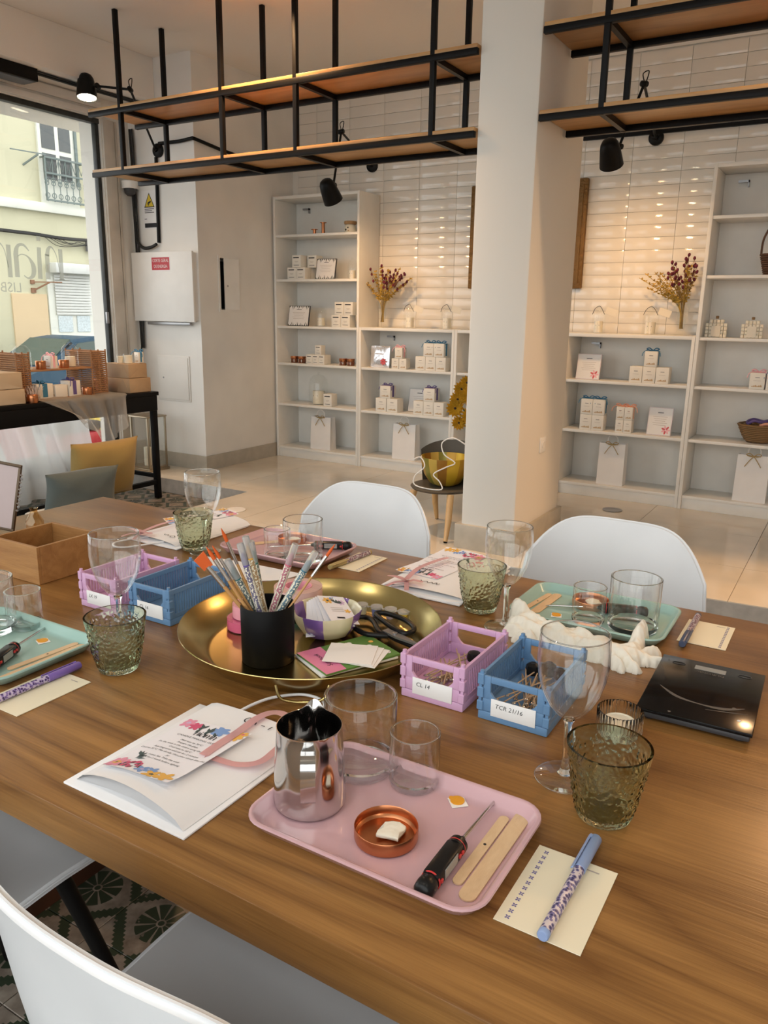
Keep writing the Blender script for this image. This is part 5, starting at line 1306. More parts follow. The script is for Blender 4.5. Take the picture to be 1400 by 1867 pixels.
def pen(p, q, capm, pm, label, z=T0+.0016):
    """cap end p, other end q"""
    p, q = Vector((*p, 0)), Vector((*q, 0)); d = q-p; L_ = d.length; r = .0058
    t = thing('pen', label, 'pen', (p.x, p.y, z+r), rot=(0, 0, math.atan2(d.y, d.x))); X9 = (0, PI/2, 0); cl = L_*.36
    lathe('cap', [(0, 0), (.0048, 0), (r, .0015), (r, cl), (.004, cl)], capm, t, n=20, rot=X9)
    lathe('barrel', [(0, cl), (.0052, cl), (.0052, L_-.006), (0, L_-.006)], pm, t, n=20, rot=X9)
    lathe('end_plug', [(0, L_-.006), (.0053, L_-.006), (.0053, L_-.001), (.0045, L_), (0, L_)], capm, t, n=20, rot=X9)
    bm = bmesh.new(); a_box(bm, .003, cl+.006, -.0018, .0018, r+.0006, r+.0020, bev=.0005); a_box(bm, .003, .008, -.0018, .0018, r-.001, r+.001); fin(bm, 'clip', capm, t, rot=(math.radians(50), 0, 0))
pad(3.876, 3.954, -4.536, -4.420, 'cream note card with violet motif row in the right foreground', -1); pen((3.9235, -4.388), (3.9220, -4.540), 'pen_blue', 'pen_print_blue', 'pale blue capped pen with floral barrel on the foreground note card')
pad(3.886, 3.961, -3.807, -3.698, 'cream note card with motif row beside the right mint tray', 1); pen((3.8995, -3.836), (3.8985, -3.686), 'pen_navy', 'pen_print_navy', 'dark blue capped pen on the note card at right')
pad(3.136, 3.212, -4.540, -4.424, 'cream note card at the left under the violet pen', -1); pen((3.1640, -4.404), (3.1605, -4.552), 'pen_violet', 'pen_print_violet', 'violet capped pen with floral barrel at the left')
pad(3.190, 3.263, -3.803, -3.690, 'cream note card beside the far pink tray', 1); pen((3.2065, -3.828), (3.2195, -3.690), 'pen_gold', 'pen_print_navy', 'gold capped pen on the far note card')
# ------------------------------------------------------------------ paper bags, cards and ribbons laid at the places
P('bag_paper', (.82, .82, .83), .65, bump=.12, bscale=9); P('card_print', (.84, .83, .87), .55); P('satin_pink', (.83, .50, .50), .35, sheen=.3)
P('pr_pink', (.75, .30, .42), .6); P('pr_rose', (.62, .10, .20), .6); P('pr_blue', (.22, .36, .66), .6); P('pr_gold', (.78, .45, .10), .6); P('pr_leaf', (.06, .09, .09), .6); P('pr_lilac', (.60, .45, .66), .6)
def leafp(x, y, l, a, w=.3):
    c, s_ = math.cos(a), math.sin(a); return [(x, y), (x+l*.5*c-l*w*.5*s_, y+l*.5*s_+l*w*.5*c), (x+l*c, y+l*s_), (x+l*.5*c+l*w*.5*s_, y+l*.5*s_-l*w*.5*c)]
def blossom(x, y, r, m1, m2, n=6, a0=0.0):
    o = []
    for k in range(n): a = a0+2*PI*k/n; o.append((circ(x+r*.55*math.cos(a), y+r*.55*math.sin(a), r*.5, 8, r*.30, a), m1))
    o.append((circ(x, y, r*.28, 8), m2)); return o
def floral(w, h):
    o = []
    # bottom corner spray
    o += blossom(w*.10, h*.10, .015, 'pr_pink', 'pr_gold', 8) + blossom(w*.10, h*.10, .007, 'pr_gold', 'pr_leaf', 6)
    for k in range(9): o.append((circ(w*(.24+.05*(k % 5)), h*(.06+.045*(k // 3)+.02*(k % 2)), .0038, 7), 'pr_rose')); o.append((leafp(w*(.22+.06*(k % 5)), h*(.03+.04*(k // 3)), .010, 1.9-.3*(k % 4)), 'pr_leaf'))
    for k in range(5): o.append((leafp(w*.20, h*.22+.002*k, .013, .3+.5*k, .35), 'pr_leaf'))
    o += blossom(w*.52, h*.08, .009, 'pr_blue', 'pr_lilac', 5) + blossom(w*.63, h*.11, .008, 'pr_blue', 'pr_blue', 5) + blossom(w*.70, h*.05, .011, 'pr_gold', 'pr_leaf', 5) + blossom(w*.86, h*.07, .012, 'pr_gold', 'pr_gold', 5)
    # top garland
    o += blossom(w*.08, h*.93, .012, 'pr_pink', 'pr_lilac', 6) + blossom(w*.24, h*.90, .010, 'pr_rose', 'pr_rose', 6) + blossom(w*.60, h*.93, .013, 'pr_blue', 'pr_blue', 6) + blossom(w*.80, h*.93, .008, 'pr_blue', 'pr_leaf', 5) + blossom(w*.92, h*.95, .010, 'pr_gold', 'pr_rose', 5) + blossom(w*.90, h*.88, .009, 'pr_gold', 'pr_gold', 5)
    for k in range(9): o.append((leafp(w*(.28+.035*k), h*(.965-.04*(k % 3)), .013, -.9-.35*(k % 4), .36), 'pr_leaf'))
    return [([(min(max(p[0], .0004), w-.0004), min(max(p[1], .0004), h-.0004)) for p in poly], m_) for poly, m_ in o]
LINES = ['Melt wax to 70\u00b0C.', 'Prepare the glass.', 'Fix the wick in the centre using the sticker', 'Cool wax to 60\u00b0C', 'Add fragrance and stir for 2 minutes', 'Cool to 55\u00b0C. Mix slowly, then pour slowly into the', 'jar', 'Leave Set. Trim the wick', 'Cure for 1 week before lighting']
def guide_card(loc, rz, label, w=.100, h=.142, curl=.006, surf=None):
    """card lying on a bag: every point follows surf(x, y), the height of what is below, plus a slight curl"""
    t = thing('instruction_card', label, 'card', loc, rot=(0, 0, rz)); c_, s_ = math.cos(rz), math.sin(rz)
    def f(x, y):
        k = curl*max(0, (x-w*.55)/(w*.45))**2 + curl*.6*max(0, (h*.25-y)/(h*.25))**2
        return k + (surf(loc[0]+c_*x-s_*y, loc[1]+s_*x+c_*y)-loc[2] if surf else 0)
    def lay(o, dz, sx=1.0):
        for v in o.data.vertices: v.co.z = f(o.location.x+v.co.x*sx, o.location.y+v.co.y)+dz
        o.location.z = 0
    bm = bmesh.new(); n = 16; g_ = [[bm.verts.new((w*i/n, h*j/n, f(w*i/n, h*j/n))) for j in range(n+1)] for i in range(n+1)]
    for i in range(n):
        for j in range(n): bm.faces.new((g_[i][j], g_[i+1][j], g_[i+1][j+1], g_[i][j+1]))
    fin(bm, 'card', 'card_print', t, smooth=60)
    fp = floral(w, h)
    for top_ in (0, 1): flats('floral_print', [q for q in fp if (sum(p[1] for p in q[0])/len(q[0]) > h*.5) == bool(top_)], .0003, t, fn=lambda q: (q[0], q[1], q[2]+f(q[0], q[1])))
    lay(logo('lettering', 'niamh', .0082, 'ink', t, Matrix.Translation((w*.36, h*.765, 0)), sp=-.03), .0005)
    lay(text('lettering', 'CANDLE MAKING GUIDE', .0052, 'ink_grey', t, (w*.5, h*.715, 0), sx=1.1), .0005, 1.1)
    for k, q in enumerate(LINES): lay(text('lettering', q, .0046, 'ink', t, (w*.5, h*(.645-.046*k), 0), shear=.2), .0005)
    return t
def strip(name, pts, w, mat, parent, nrm=(0, 0, 1), sub=6):
    pts = spline(pts, sub); bm = bmesh.new(); V = []
    for i, p in enumerate(pts):
        d = (pts[min(i+1, len(pts)-1)]-pts[max(i-1, 0)]).normalized(); s_ = d.cross(Vector(nrm)); s_ = s_.normalized() if s_.length > 1e-5 else Vector((1, 0, 0))
        V.append((bm.verts.new(p-s_*w/2), bm.verts.new(p+s_*w/2)))
    for a, b_ in zip(V, V[1:]): bm.faces.new((a[0], a[1], b_[1], b_[0]))
    bmesh.ops.solidify(bm, geom=list(bm.faces), thickness=.0004)
    return fin(bm, name, mat, parent, smooth=70)
def bag_top(u, v, mouth):
    u = min(1, max(0, u)); v = min(1, max(0, v)); return mouth*math.sin(PI*u)**.7*(1-v)**1.6+.0065*math.sin(PI*u)**.4+.0008
def bag_surf(bx, by, bz, rz, w, l, mouth):
    c_, s_ = math.cos(-rz), math.sin(-rz)
    return lambda x, y: bz+.0012+bag_top((c_*(x-bx)-s_*(y-by))/w, (s_*(x-bx)+c_*(y-by))/l, mouth)
def flat_bag(loc, rz, label, w=.172, l=.215, mouth=.016, name_stroke=None, handle=True):
    """folded flat, open bottom fold at y=0, handle end at y=l"""
    t = thing('gift_bag', label, 'bag', loc, rz)
    bm = bmesh.new(); n, mrow = 16, 14
    top = lambda u, v: bag_top(u, v, mouth)
    for s_ in (0, 1):
        g_ = [[bm.verts.new((w*i/n, l*j/mrow+(0 if s_ else .010*math.sin(PI*i/n)*(1-j/mrow)), (top(i/n, j/mrow) if s_ else .0004))) for j in range(mrow+1)] for i in range(n+1)]
        for i in range(n):
            for j in range(mrow): bm.faces.new((g_[i][j], g_[i+1][j], g_[i+1][j+1], g_[i][j+1]))
    bmesh.ops.remove_doubles(bm, verts=bm.verts, dist=.0012)
    fin(bm, 'body', 'bag_paper', t, smooth=60)
    bm = bmesh.new()
    A = [(0.004, .003, .0018), (w*.5, .004, mouth*.42), (w*.5, .035, mouth*.45), (.03, .045, .004)]; B = [(w-.004, .003, .0018), (w*.5, .004, mouth*.42), (w*.5, .035, mouth*.45), (w-.03, .045, .004)]
    for q in (A, B): bm.faces.new([bm.verts.new(p) for p in q])
    fin(bm, 'gusset_fold', 'bag_paper', t)
    if name_stroke:
        bm = bmesh.new()
        for st in name_stroke: a_stroke(bm, st, .0016, .0092)
        fin(bm, 'handwriting', 'ink', t)
    return t
# place in the foreground
env = tag(box('paper_sleeve', 3.388, 3.572, -4.604, -4.39, T0+.0004, T0+.0030, 'bag_paper', bev=.0008), 'flat white paper bag under the opened one in the foreground', 'bag')
hw1 = [[(.087, .196), (.080, .199), (.077, .193), (.081, .188), (.088, .190)], [(.091, .190), (.094, .194), (.096, .189)], [(.104, .192), (.109, .193)], [(.117, .189), (.118, .197)]]
b1 = flat_bag((3.398, -4.594, T0+.0034), math.radians(-1.0), 'opened white paper gift bag with pink ribbon in the left foreground', name_stroke=hw1, w=.166, l=.212)
tube('cord_handle', spline([(.050, .205, .004), (.052, .24, .003), (.060, .272, .001), (.085, .300, 0), (.115, .302, 0), (.131, .287, 0), (.136, .262, .001), (.118, .215, .004)], 6), .0021, 'bag_paper', b1, n=8)
strip('ribbon', [(.104, .092, .019), (.100, .120, .017), (.096, .16, .014), (.092, .200, .013), (.098, .222, .012), (.116, .224, .013), (.130, .214, .010)], .012, 'satin_pink', b1)
strip('ribbon', [(.106, .094, .018), (.118, .098, .016), (.142, .106, .013), (.158, .126, .011), (.155, .16, .009), (.148, .20, .008)], .010, 'satin_pink', b1)
guide_card((3.420, -4.578, T0+.012), math.radians(2), 'printed candle making card with flowers on the foreground bag', surf=bag_surf(3.398, -4.594, T0+.0034, math.radians(-1.0), .166, .212, .016))
# place behind, right of centre
hw2 = [[(.07, .196), (.074, .203), (.078, .194), (.083, .202), (.088, .195), (.093, .202), (.098, .196), (.106, .200), (.112, .194)]]
tag(box('paper_sleeve', 3.342, 3.520, -3.866, -3.625, T0+.0004, T0+.0032, 'bag_paper', bev=.0008), 'flat white paper bag under the ribboned one at the back', 'bag')
b2 = flat_bag((3.514, -3.608, T0+.0036), PI+math.radians(1.5), 'white paper gift bag with pink bow beside the middle wine glass', mouth=.008, name_stroke=hw2, l=.235)
guide_card((3.463, -3.616, T0+.012), PI+math.radians(-10), 'printed card with flowers on the ribboned bag at the back', h=.175, w=.105, curl=.004, surf=bag_surf(3.514, -3.608, T0+.0036, PI+math.radians(1.5), .172, .235, .008))
# place at the far end
b3 = flat_bag((2.850, -3.655, T0+.0036), PI+math.radians(-4), 'white paper gift bag with pink bow at the far left end', mouth=.008, name_stroke=[[(.05, .205), (.045, .212), (.038, .205), (.046, .199), (.052, .203)], [(.056, .2), (.06, .206), (.064, .2), (.07, .206), (.076, .2)]], w=.15, l=.235)
tag(box('paper_sleeve', 2.69, 2.848, -3.90, -3.66, T0+.0004, T0+.0032, 'bag_paper', bev=.0008), 'flat white paper bag under the one at the far left end', 'bag')
guide_card((2.80, -3.640, T0+.012), PI+math.radians(-24), 'printed card on the bag at the far left end', h=.16, w=.10, curl=.004, surf=bag_surf(2.850, -3.655, T0+.0036, PI+math.radians(-4), .15, .235, .008))
def bow2(parent, c, s_=1.0):
    x, y, z = c
    for k in (-1, 1):
        strip('ribbon', [(x, y, z), (x+k*.018*s_, y+.012*s_, z+.010), (x+k*.034*s_, y+.004, z+.006), (x+k*.018*s_, y-.008*s_, z+.003), (x, y, z)], .009, 'satin_pink', parent)
        strip('ribbon', [(x, y, z), (x+k*.012, y+.02, z+.002), (x+k*.022, y+.040, z-.002)], .009, 'satin_pink', parent)
    strip('ribbon', [(x, y, z+.004), (x+.004, y-.06, z+.009), (x-.01, y-.12, z+.012), (x-.02, y-.15, z+.011)], .011, 'satin_pink', parent)
bow2(b2, (.130, .222, .011)); bow2(b3, (.115, .235, .011))
for b_, pts in ((b2, [(.135, .225, .004), (.150, .245, .001), (.10, .252, 0), (.05, .25, 0), (.02, .255, 0), (-.004, .24, .001)]), (b3, [(.105, .225, .003), (.13, .29, .001), (.11, .315, 0), (.08, .30, 0), (.045, .23, .003)])):
    tube('cord_handle', spline(pts, 6), .0021, 'bag_paper', b_, n=8)
tag(prism('paper_sheet', [(2.93, -3.90), (3.02, -3.885), (3.175, -3.878), (3.165, -3.93), (3.118, -3.968), (2.97, -3.945)], T0+.0004, T0+.0016, 'bag_paper'), 'loose white sheet of paper behind the cup of brushes', 'paper')

# ------------------------------------------------------------------ folding crates
P('crate_pink', (.62, .38, .58), .4); P('crate_blue', (.13, .255, .44), .4); P('wick', (.45, .31, .19), .7); P('label_white', (.82, .82, .82), .5)
def crate(x0, x1, y0, y1, mat, label, writing, h=.062):
    cx, cy = (x0+x1)/2, (y0+y1)/2; w, d = (x1-x0)/2, (y1-y0)/2
    t = thing('folding_crate', label, 'crate', (cx, cy, T0+.0004))
    bm = bmesh.new()
    a_box(bm, -w, w, -d, d, 0, .012, bev=.0015); fin(bm, 'base', mat, t, smooth=40)
    for s_ in (-1, 1):                                   # short ends with grip hole
        y0_, y1_ = (-d+.0005, -d+.0045) if s_ < 0 else (d-.0045, d-.0005)
        L_ = [(-w+.006, w-.006, y0_, y1_, .0125, .030), (-w+.006, -w+.016, y0_, y1_, .030, h), (w-.016, w-.006, y0_, y1_, .030, h), (-w+.016, w-.016, y0_, y1_, h-.009, h)]
        bm = bmesh.new()
        for b_ in L_: a_box(bm, *b_, bev=.0008)
        for sx in (-1, 1): a_prism(bm, [(sx*(w-.0155), .0295), (sx*(w-.0155), .040), (sx*(w-.021), .033), (sx*(w-.026), .0295)][::sx], 0, .004, Matrix.Translation((0, y1_, 0)) @ Matrix.Rotation(PI/2, 4, 'X'))
        fin(bm, 'end_panel', mat, t, smooth=40)
    for s_ in (-1, 1):                                   # long slatted sides
        xa, xb = (-w, -w+.004) if s_ < 0 else (w-.004, w)
        L_ = [(xa, xb, -d, d, h-.008, h), (xa, xb, -d, d, .0125, .019), (xa, xb, -d, -d+.012, .019, h-.008), (xa, xb, d-.012, d, .019, h-.008)]
        ns = 20
        for k in range(ns):
            yy = -d+.014+(2*d-.028)*(k+.5)/ns; L_.append((xa+.0008, xb-.0008, yy-.0016, yy+.0016, .019, h-.008))
        boxes('side_grille', L_, mat, t)
    for sx in (-1, 1):
        for sy in (-1, 1):
            bm = bmesh.new()
            for z0, z1 in ((.013, .026), (.031, .045), (.049, h+.002)): a_box(bm, sx*w-(.007 if sx > 0 else .0018), sx*w+(.0018 if sx > 0 else .007), sy*d-.0035+(.002 if sy < 0 else -.004), sy*d+.0035+(.004 if sy < 0 else -.002), z0, z1, bev=.0008, seg=1)
            a_lathe(bm, [(0, 0), (.003, 0), (.003, .004), (0, .0045)], 10, Matrix.Translation((sx*(w-.003), sy*(d-.003), h+.002)))
            fin(bm, 'corner_clip', mat, t)
    lb = box('label', -w*.62, w*.66, -d-.0010, -d+.0003, .0085, .0325, 'label_white', t, bev=.0004)
    text('lettering', writing, .0085, 'ink', lb, (-w*.50, -d-.0012, .0235), (PI/2, 0, 0), align='LEFT', shear=.15)
    return t
crate(3.600, 3.694, -4.218, -4.072, 'crate_pink', 'pink folding crate with wicks beside the brass tray', 'CL 14')
crate(3.716, 3.811, -4.218, -4.070, 'crate_blue', 'blue folding crate with wicks behind the foreground glasses', 'TCR 21/16')
crate(2.950, 3.044, -4.232, -4.086, 'crate_pink', 'empty pink folding crate behind the left wine glass', 'LX 19')
crate(3.062, 3.156, -4.218, -4.072, 'crate_blue', 'empty blue folding crate beside the left pink crate', 'CL 16')
rnd = random.Random(4)
def wicks(cx, cy, n, label, group):
    for k in range(n):
        z = T0+.0135+.0028*(k // 6)+rnd.uniform(0, .001); a = rnd.uniform(0.9, 2.2); L_ = rnd.uniform(.06, .085); c = Vector((cx+rnd.uniform(-.014, .014), cy+rnd.uniform(-.028, .028), z+.002))
        tl = rnd.uniform(-.04, .16) if k > 8 else 0; d = Vector((math.cos(a)*math.cos(tl), math.sin(a)*math.cos(tl), math.sin(tl)))*L_/2
        if tl: c.z += abs(math.sin(tl))*L_/2
        o = thing('candle_wick', label, 'wick', c, 0, group)
        tube('cord', [-d, d], .0010, 'wick', o, n=6); lathe('sustainer', [(0, 0), (.0032, 0), (.0032, .0006), (.0012, .002), (0, .002)], 'steel', o, n=10, loc=-d+Vector((0, 0, -.001)))
wicks(3.647, -4.150, 26, 'brown waxed candle wick lying in the pink crate', 'wicks in the pink crate'); wicks(3.763, -4.150, 26, 'brown waxed candle wick lying in the blue crate', 'wicks in the blue crate')
for k, (x, y, s_) in enumerate(((3.748, -4.105, .011), (3.768, -4.095, .012), (3.786, -4.100, .010))):
    bm = bmesh.new(); a_lathe(bm, [(0, 0), (s_*.9, 0), (s_, s_*.4), (s_*.85, s_*1.2), (s_*.4, s_*1.5), (0, s_*1.45)], 9); tag(fin(bm, 'wax_lump', 'black_plastic', loc=(x, y, T0+.026), smooth=30), 'black lump at the back of the blue crate, %s one' % ('left', 'middle', 'right')[k], 'wax')
tag(lathe('wax_lump', [(0, 0), (.010, 0), (.011, .004), (.009, .012), (0, .015)], 'black_plastic', n=9, loc=(3.660, -4.110, T0+.026)), 'black lump among the wicks in the pink crate', 'wax')

# ------------------------------------------------------------------ brass tray with craft supplies
P('brass', (.47, .375, .16), .24, metal=1.0, nscale=5, namt=.12); P('purple_glaze', (.22, .13, .40), .25, coat=.5)
BX, BY = 3.395, -4.147; BZ = T0+.0032
br_ = thing('brass_tray', 'large round brass tray in the middle of the table', 'tray', (BX, BY, T0+.0004))
lathe('dish', [(0, 0), (.160, 0), (.168, .002), (.196, .028), (.2045, .0385), (.206, .040), (.2055, .041), (.2035, .0395), (.1945, .029), (.166, .0042), (.158, .0024), (0, .0024)], 'brass', br_, n=96, smooth=40)
for a in (-1.0, 2.14):
    d = Vector((math.cos(a), math.sin(a), 0)); s_ = Vector((-math.sin(a), math.cos(a), 0)); c = d*.1985
    tube('handle', spline([c+s_*-.036+Vector((0, 0, .029)), c+s_*-.030+d*.004+Vector((0, 0, .012)), c+s_*-.012+d*.004+Vector((0, 0, .006)), c+s_*.012+d*.004+Vector((0, 0, .006)), c+s_*.030+d*.004+Vector((0, 0, .012)), c+s_*.036+Vector((0, 0, .029))], 5), .0022, 'brass', br_, n=8)
CX, CY = 3.374, -4.229
tag(lathe('brush_cup', [(0, 0), (.0385, 0), (.0395, .001), (.0402, .089), (.0395, .090), (.0382, .089), (.0375, .004), (0, .003)], 'black_paint', n=48, loc=(CX, CY, BZ)), 'matt black cup holding brushes and markers', 'cup')
P('bristle_orange', (.62, .10, .01), .6); P('handle_wood', (.50, .27, .10), .4); P('ferrule', (.62, .60, .57), .25, metal=1.0); P('handle_brown', (.22, .08, .03), .35)
def shaft(tip, spread, off):
    tip = Vector(tip); tip = Vector((tip.x, tip.y, tip.z)); d = Vector((tip.x-CX, tip.y-CY, 0)); d = d.normalized() if d.length > 1e-4 else Vector((1, 0, 0))
    bt = Vector((CX, CY, BZ+.005)) - d*spread + Vector((-d.y, d.x, 0))*off
    return bt, tip
def brush(tip, spread, off, wd, label, hm='handle_wood', flat=False):
    bt, tp = shaft(tip, spread, off); o = thing('paintbrush', label, 'paintbrush', bt); v = tp-bt; L_ = v.length; dn = v.normalized()
    tube('handle', [Vector(), v*.35, v*(1-.055/L_)], [.0022, wd*.8, wd*.62], hm, o, n=10)
    tube('ferrule', [v*(1-.060/L_), v*(1-.022/L_)], [wd*.75, wd*.85], 'ferrule', o, n=12)
    if flat:
        sd = dn.cross(Vector(cam.matrix_world.col[2][:3])).normalized(); a = v*(1-.024/L_); bm = bmesh.new(); nr = dn.cross(sd).normalized()*.002
        for s0, s1, e in ((.0075, .0095, v+sd*.001),):
            q = [a-sd*s0, a+sd*s0, v+sd*s1, v-sd*s1-dn*.003]
            A = [bm.verts.new(p+nr) for p in q]; B = [bm.verts.new(p-nr) for p in q]; bm.faces.new(A); bm.faces.new(B[::-1])
            for i in range(4): bm.faces.new((A[i], A[(i+1) % 4], B[(i+1) % 4], B[i]))
        fin(bm, 'bristles', 'bristle_orange', o)
    else: tube('bristles', [v*(1-.024/L_), v*(1-.012/L_), v], [wd*.8, wd*.85, .0004], 'bristle_orange', o, n=10)
brush((3.299, -4.2914, .8200), .020, .006, .0046, 'flat paintbrush with wide orange bristles at the left of the cup', flat=True)
brush((3.3082, -4.2836, .8321), .016, .012, .0036, 'paintbrush with orange bristles just right of the flat brush'); brush((3.3149, -4.2781, .8336), .014, -.004, .0030, 'paintbrush with small orange tip third from the left')
brush((3.3251, -4.2696, .8596), .012, -.016, .0032, 'tallest thin paintbrush with pointed orange tip'); brush((3.4521, -4.1641, .8309), .022, -.008, .0030, 'thin paintbrush leaning right out of the cup', 'handle_wood')
def markmat(name, c):
    mt = bpy.data.materials.new(name); mt.use_nodes = True; MATS[name] = mt; nt = mt.node_tree; b = nt.nodes['Principled BSDF']; b.inputs['Roughness'].default_value = .35
    tc = nt.nodes.new('ShaderNodeTexCoord'); w = nt.nodes.new('ShaderNodeTexWave'); w.bands_direction = 'X'; w.inputs['Scale'].default_value = 95; w.inputs['Distortion'].default_value = 2.5; w.inputs['Detail'].default_value = 0; w.inputs['Detail Scale'].default_value = 4
    nt.links.new(tc.outputs['Object'], w.inputs['Vector']); r = nt.nodes.new('ShaderNodeValToRGB'); r.color_ramp.interpolation = 'CONSTANT'; nt.links.new(w.outputs['Fac'], r.inputs[0]); r.color_ramp.elements[0].color = (.72, .69, .56, 1); r.color_ramp.elements[1].position = .72; r.color_ramp.elements[1].color = (*c, 1); nt.links.new(r.outputs[0], b.inputs['Base Color'])
P('cap_clear', (.80, .80, .78), .25, trans=.7, ior=1.3)
for nm, c in (('teal', (.02, .13, .15)), ('violet', (.10, .06, .28)), ('amber2', (.70, .36, .03)), ('green', (.02, .16, .13)), ('rose', (.55, .10, .18)), ('sea', (.02, .14, .22))): P('mk_'+nm, c, .5); markmat('mb_'+nm, tuple(.35*a+.10 for a in c) if nm not in ('rose', 'sea') else tuple(.6*a+.08 for a in c))
def marker(tip, spread, off, col, label):
    bt, tp = shaft(tip, spread, off); v = tp-bt; L_ = v.length; q = v.to_track_quat('Z', 'Y').to_euler(); o = thing('paint_marker', label, 'marker', bt, rot=q)
    lathe('barrel', [(0, 0), (.0050, 0), (.0056, .004), (.0056, L_-.036), (0, L_-.036)], 'mb_'+col, o, n=16); lathe('nib_holder', [(0, L_-.036), (.0050, L_-.036), (.0046, L_-.030), (.0030, L_-.022), (.0018, L_-.016), (0, L_-.014)], 'mk_'+col, o, n=14)
    lathe('cap', [(.0052, L_-.034), (.0054, L_-.004), (.0048, L_-.0005), (0, L_)], 'cap_clear', o, n=16)
marker((3.3305, -4.2651, .8121), .012, -.020, 'teal', 'paint marker with dark green nib under clear cap, lowest in the cup'); marker((3.345, -4.2531, .8366), .008, .010, 'violet', 'paint marker with violet nib in the middle bunch')
marker((3.3513, -4.2479, .8471), .010, -.004, 'amber2', 'paint marker with yellow nib, tallest of the bunch'); marker((3.3572, -4.243, .8394), .004, -.014, 'green', 'paint marker with green nib at the right of the bunch')
marker((3.4073, -4.2014, .8334), .016, .012, 'rose', 'paint marker with red nib standing right in the cup'); marker((3.4301, -4.1824, .8207), .022, .004, 'sea', 'paint marker with blue nib leaning right in the cup')

P('rb_pink', (.80, .36, .44), .35); P('rb_hot', (.72, .14, .28), .35); P('rb_teal', (.05, .22, .32), .4); P('rb_blush', (.82, .55, .52), .35)
def rspool(x, y, z, r, h, mat, label, core='rb_blush'):
    t = thing('ribbon_spool', label, 'ribbon', (x, y, z)); lathe('ribbon', [(r*.55, .0012), (r*.95, .0012), (r*.955, h*.5), (r*.95, h-.0012), (r*.55, h-.0012), (r*.55, .0012)], mat, t, n=40); lathe('core', [(r*.50, 0), (r*.545, 0), (r*.545, h), (r*.50, h), (r*.50, 0)], core, t, n=32)
    for zz in (0, h-.001): lathe('flange', [(r*.56, zz), (r, zz), (r, zz+.001), (r*.56, zz+.001), (r*.56, zz)], 'clear_glass_thin', t, n=40)
rspool(3.268, -4.152, BZ+.0004, .036, .019, 'rb_hot', 'hot pink ribbon spool at the bottom behind the cup'); rspool(3.270, -4.150, BZ+.0198, .029, .024, 'rb_pink', 'small pink ribbon spool stacked on the hot pink one')
rspool(3.300, -4.056, BZ+.0030, .042, .018, 'rb_teal', 'teal ribbon spool underneath the large pink one'); rspool(3.300, -4.056, BZ+.0214, .044, .030, 'rb_blush', 'large pale pink ribbon spool on top of the teal one', 'rb_pink')
def bowlm2(name):
    mt = bpy.data.materials.new(name); mt.use_nodes = True; MATS[name] = mt; nt = mt.node_tree; b = nt.nodes['Principled BSDF']; b.inputs['Roughness'].default_value = .25; b.inputs['Coat Weight'].default_value = .4
    tc = nt.nodes.new('ShaderNodeTexCoord'); gr = nt.nodes.new('ShaderNodeTexGradient'); gr.gradient_type = 'RADIAL'; nt.links.new(tc.outputs['Object'], gr.inputs[0]); mu = nt.nodes.new('ShaderNodeMath'); mu.operation = 'MULTIPLY'; mu.inputs[1].default_value = 4; fr = nt.nodes.new('ShaderNodeMath'); fr.operation = 'FRACT'
    nt.links.new(gr.outputs['Fac'], mu.inputs[0]); nt.links.new(mu.outputs[0], fr.inputs[0]); r = nt.nodes.new('ShaderNodeValToRGB'); r.color_ramp.interpolation = 'CONSTANT'; nt.links.new(fr.outputs[0], r.inputs[0]); r.color_ramp.elements[0].color = (.66, .60, .40, 1); r.color_ramp.elements[1].position = .6; r.color_ramp.elements[1].color = (.20, .11, .36, 1); nt.links.new(r.outputs[0], b.inputs['Base Color'])
bowlm2('scallop_glaze')
bw = thing('scalloped_bowl', 'cream and purple scalloped ceramic bowl filled with cards', 'bowl', (3.394, -4.103, BZ+.0004), .5)
lathe('bowl', [(0, 0), (.028, 0), (.040, .006), (.050, .022), (.055, .042), (.0545, .044), (.052, .042), (.047, .023), (.037, .009), (0, .004)], 'scallop_glaze', bw, n=80, smooth=60, wob=lambda a, z: 1+.035*abs(math.cos(a*4))*min(1, z/.03))
for k in range(6):
    t = thing('gift_card', 'small printed card in the scalloped bowl, %s' % ('bottom one', 'second from the bottom', 'third from the bottom', 'third from the top', 'second from the top', 'top one with flowers')[k], 'card', (3.388+.004*k, -4.112+.004*k, BZ+.030+.0022*k), rot=(math.radians(24-2*k), math.radians(4*k-8), math.radians(32+5*k)))
    box('card', -.024, .024, -.040, .040, -.0003, .0003, 'card_print', t)
    if k in (4, 5):
        flats('floral_print', blossom(-.010, .026, .009, 'pr_gold', 'pr_leaf', 6)+blossom(.012, .022, .008, 'pr_lilac', 'pr_leaf', 7)+blossom(.0, .031, .006, 'pr_blue', 'pr_gold', 6)+[(leafp(.002, .02, .014, .5*q, .3), 'pr_leaf') for q in range(5)]+blossom(.016, -.004, .006, 'pr_gold', 'pr_gold', 5)+[([(-.012, z), (.010, z), (.010, z+.0012), (-.012, z+.0012)], 'print_grey') for z in (.004, -.001, -.006)]+[([(-.010, -.026), (.004, -.026), (.004, -.022), (-.010, -.022)], 'ink')], .0006, t)
for k, (x, y) in enumerate(((3.394, -3.985), (3.421, -3.980), (3.447, -3.976), (3.472, -3.974))):
    nm = ('cream', 'blue', 'lilac', 'yellow')[k]; P('paint_'+nm, ((.66, .62, .45), (.18, .22, .52), (.55, .46, .56), (.78, .58, .06))[k], .4)
    t = thing('paint_pot', 'tiny plastic pot of %s paint on the brass tray' % nm, 'paint pot', (x, y-.012, BZ+.0004)); lathe('pot', [(0, 0), (.0075, 0), (.0092, .014), (0, .014)], 'paint_'+nm, t, n=18); lathe('lid', [(0, .0142), (.0106, .0142), (.0108, .018), (0, .0185)], 'cap_clear', t, n=18)
    if k < 3: box('hinge', .011, .016, -.002, .002, .0145, .016, 'cap_clear', t)
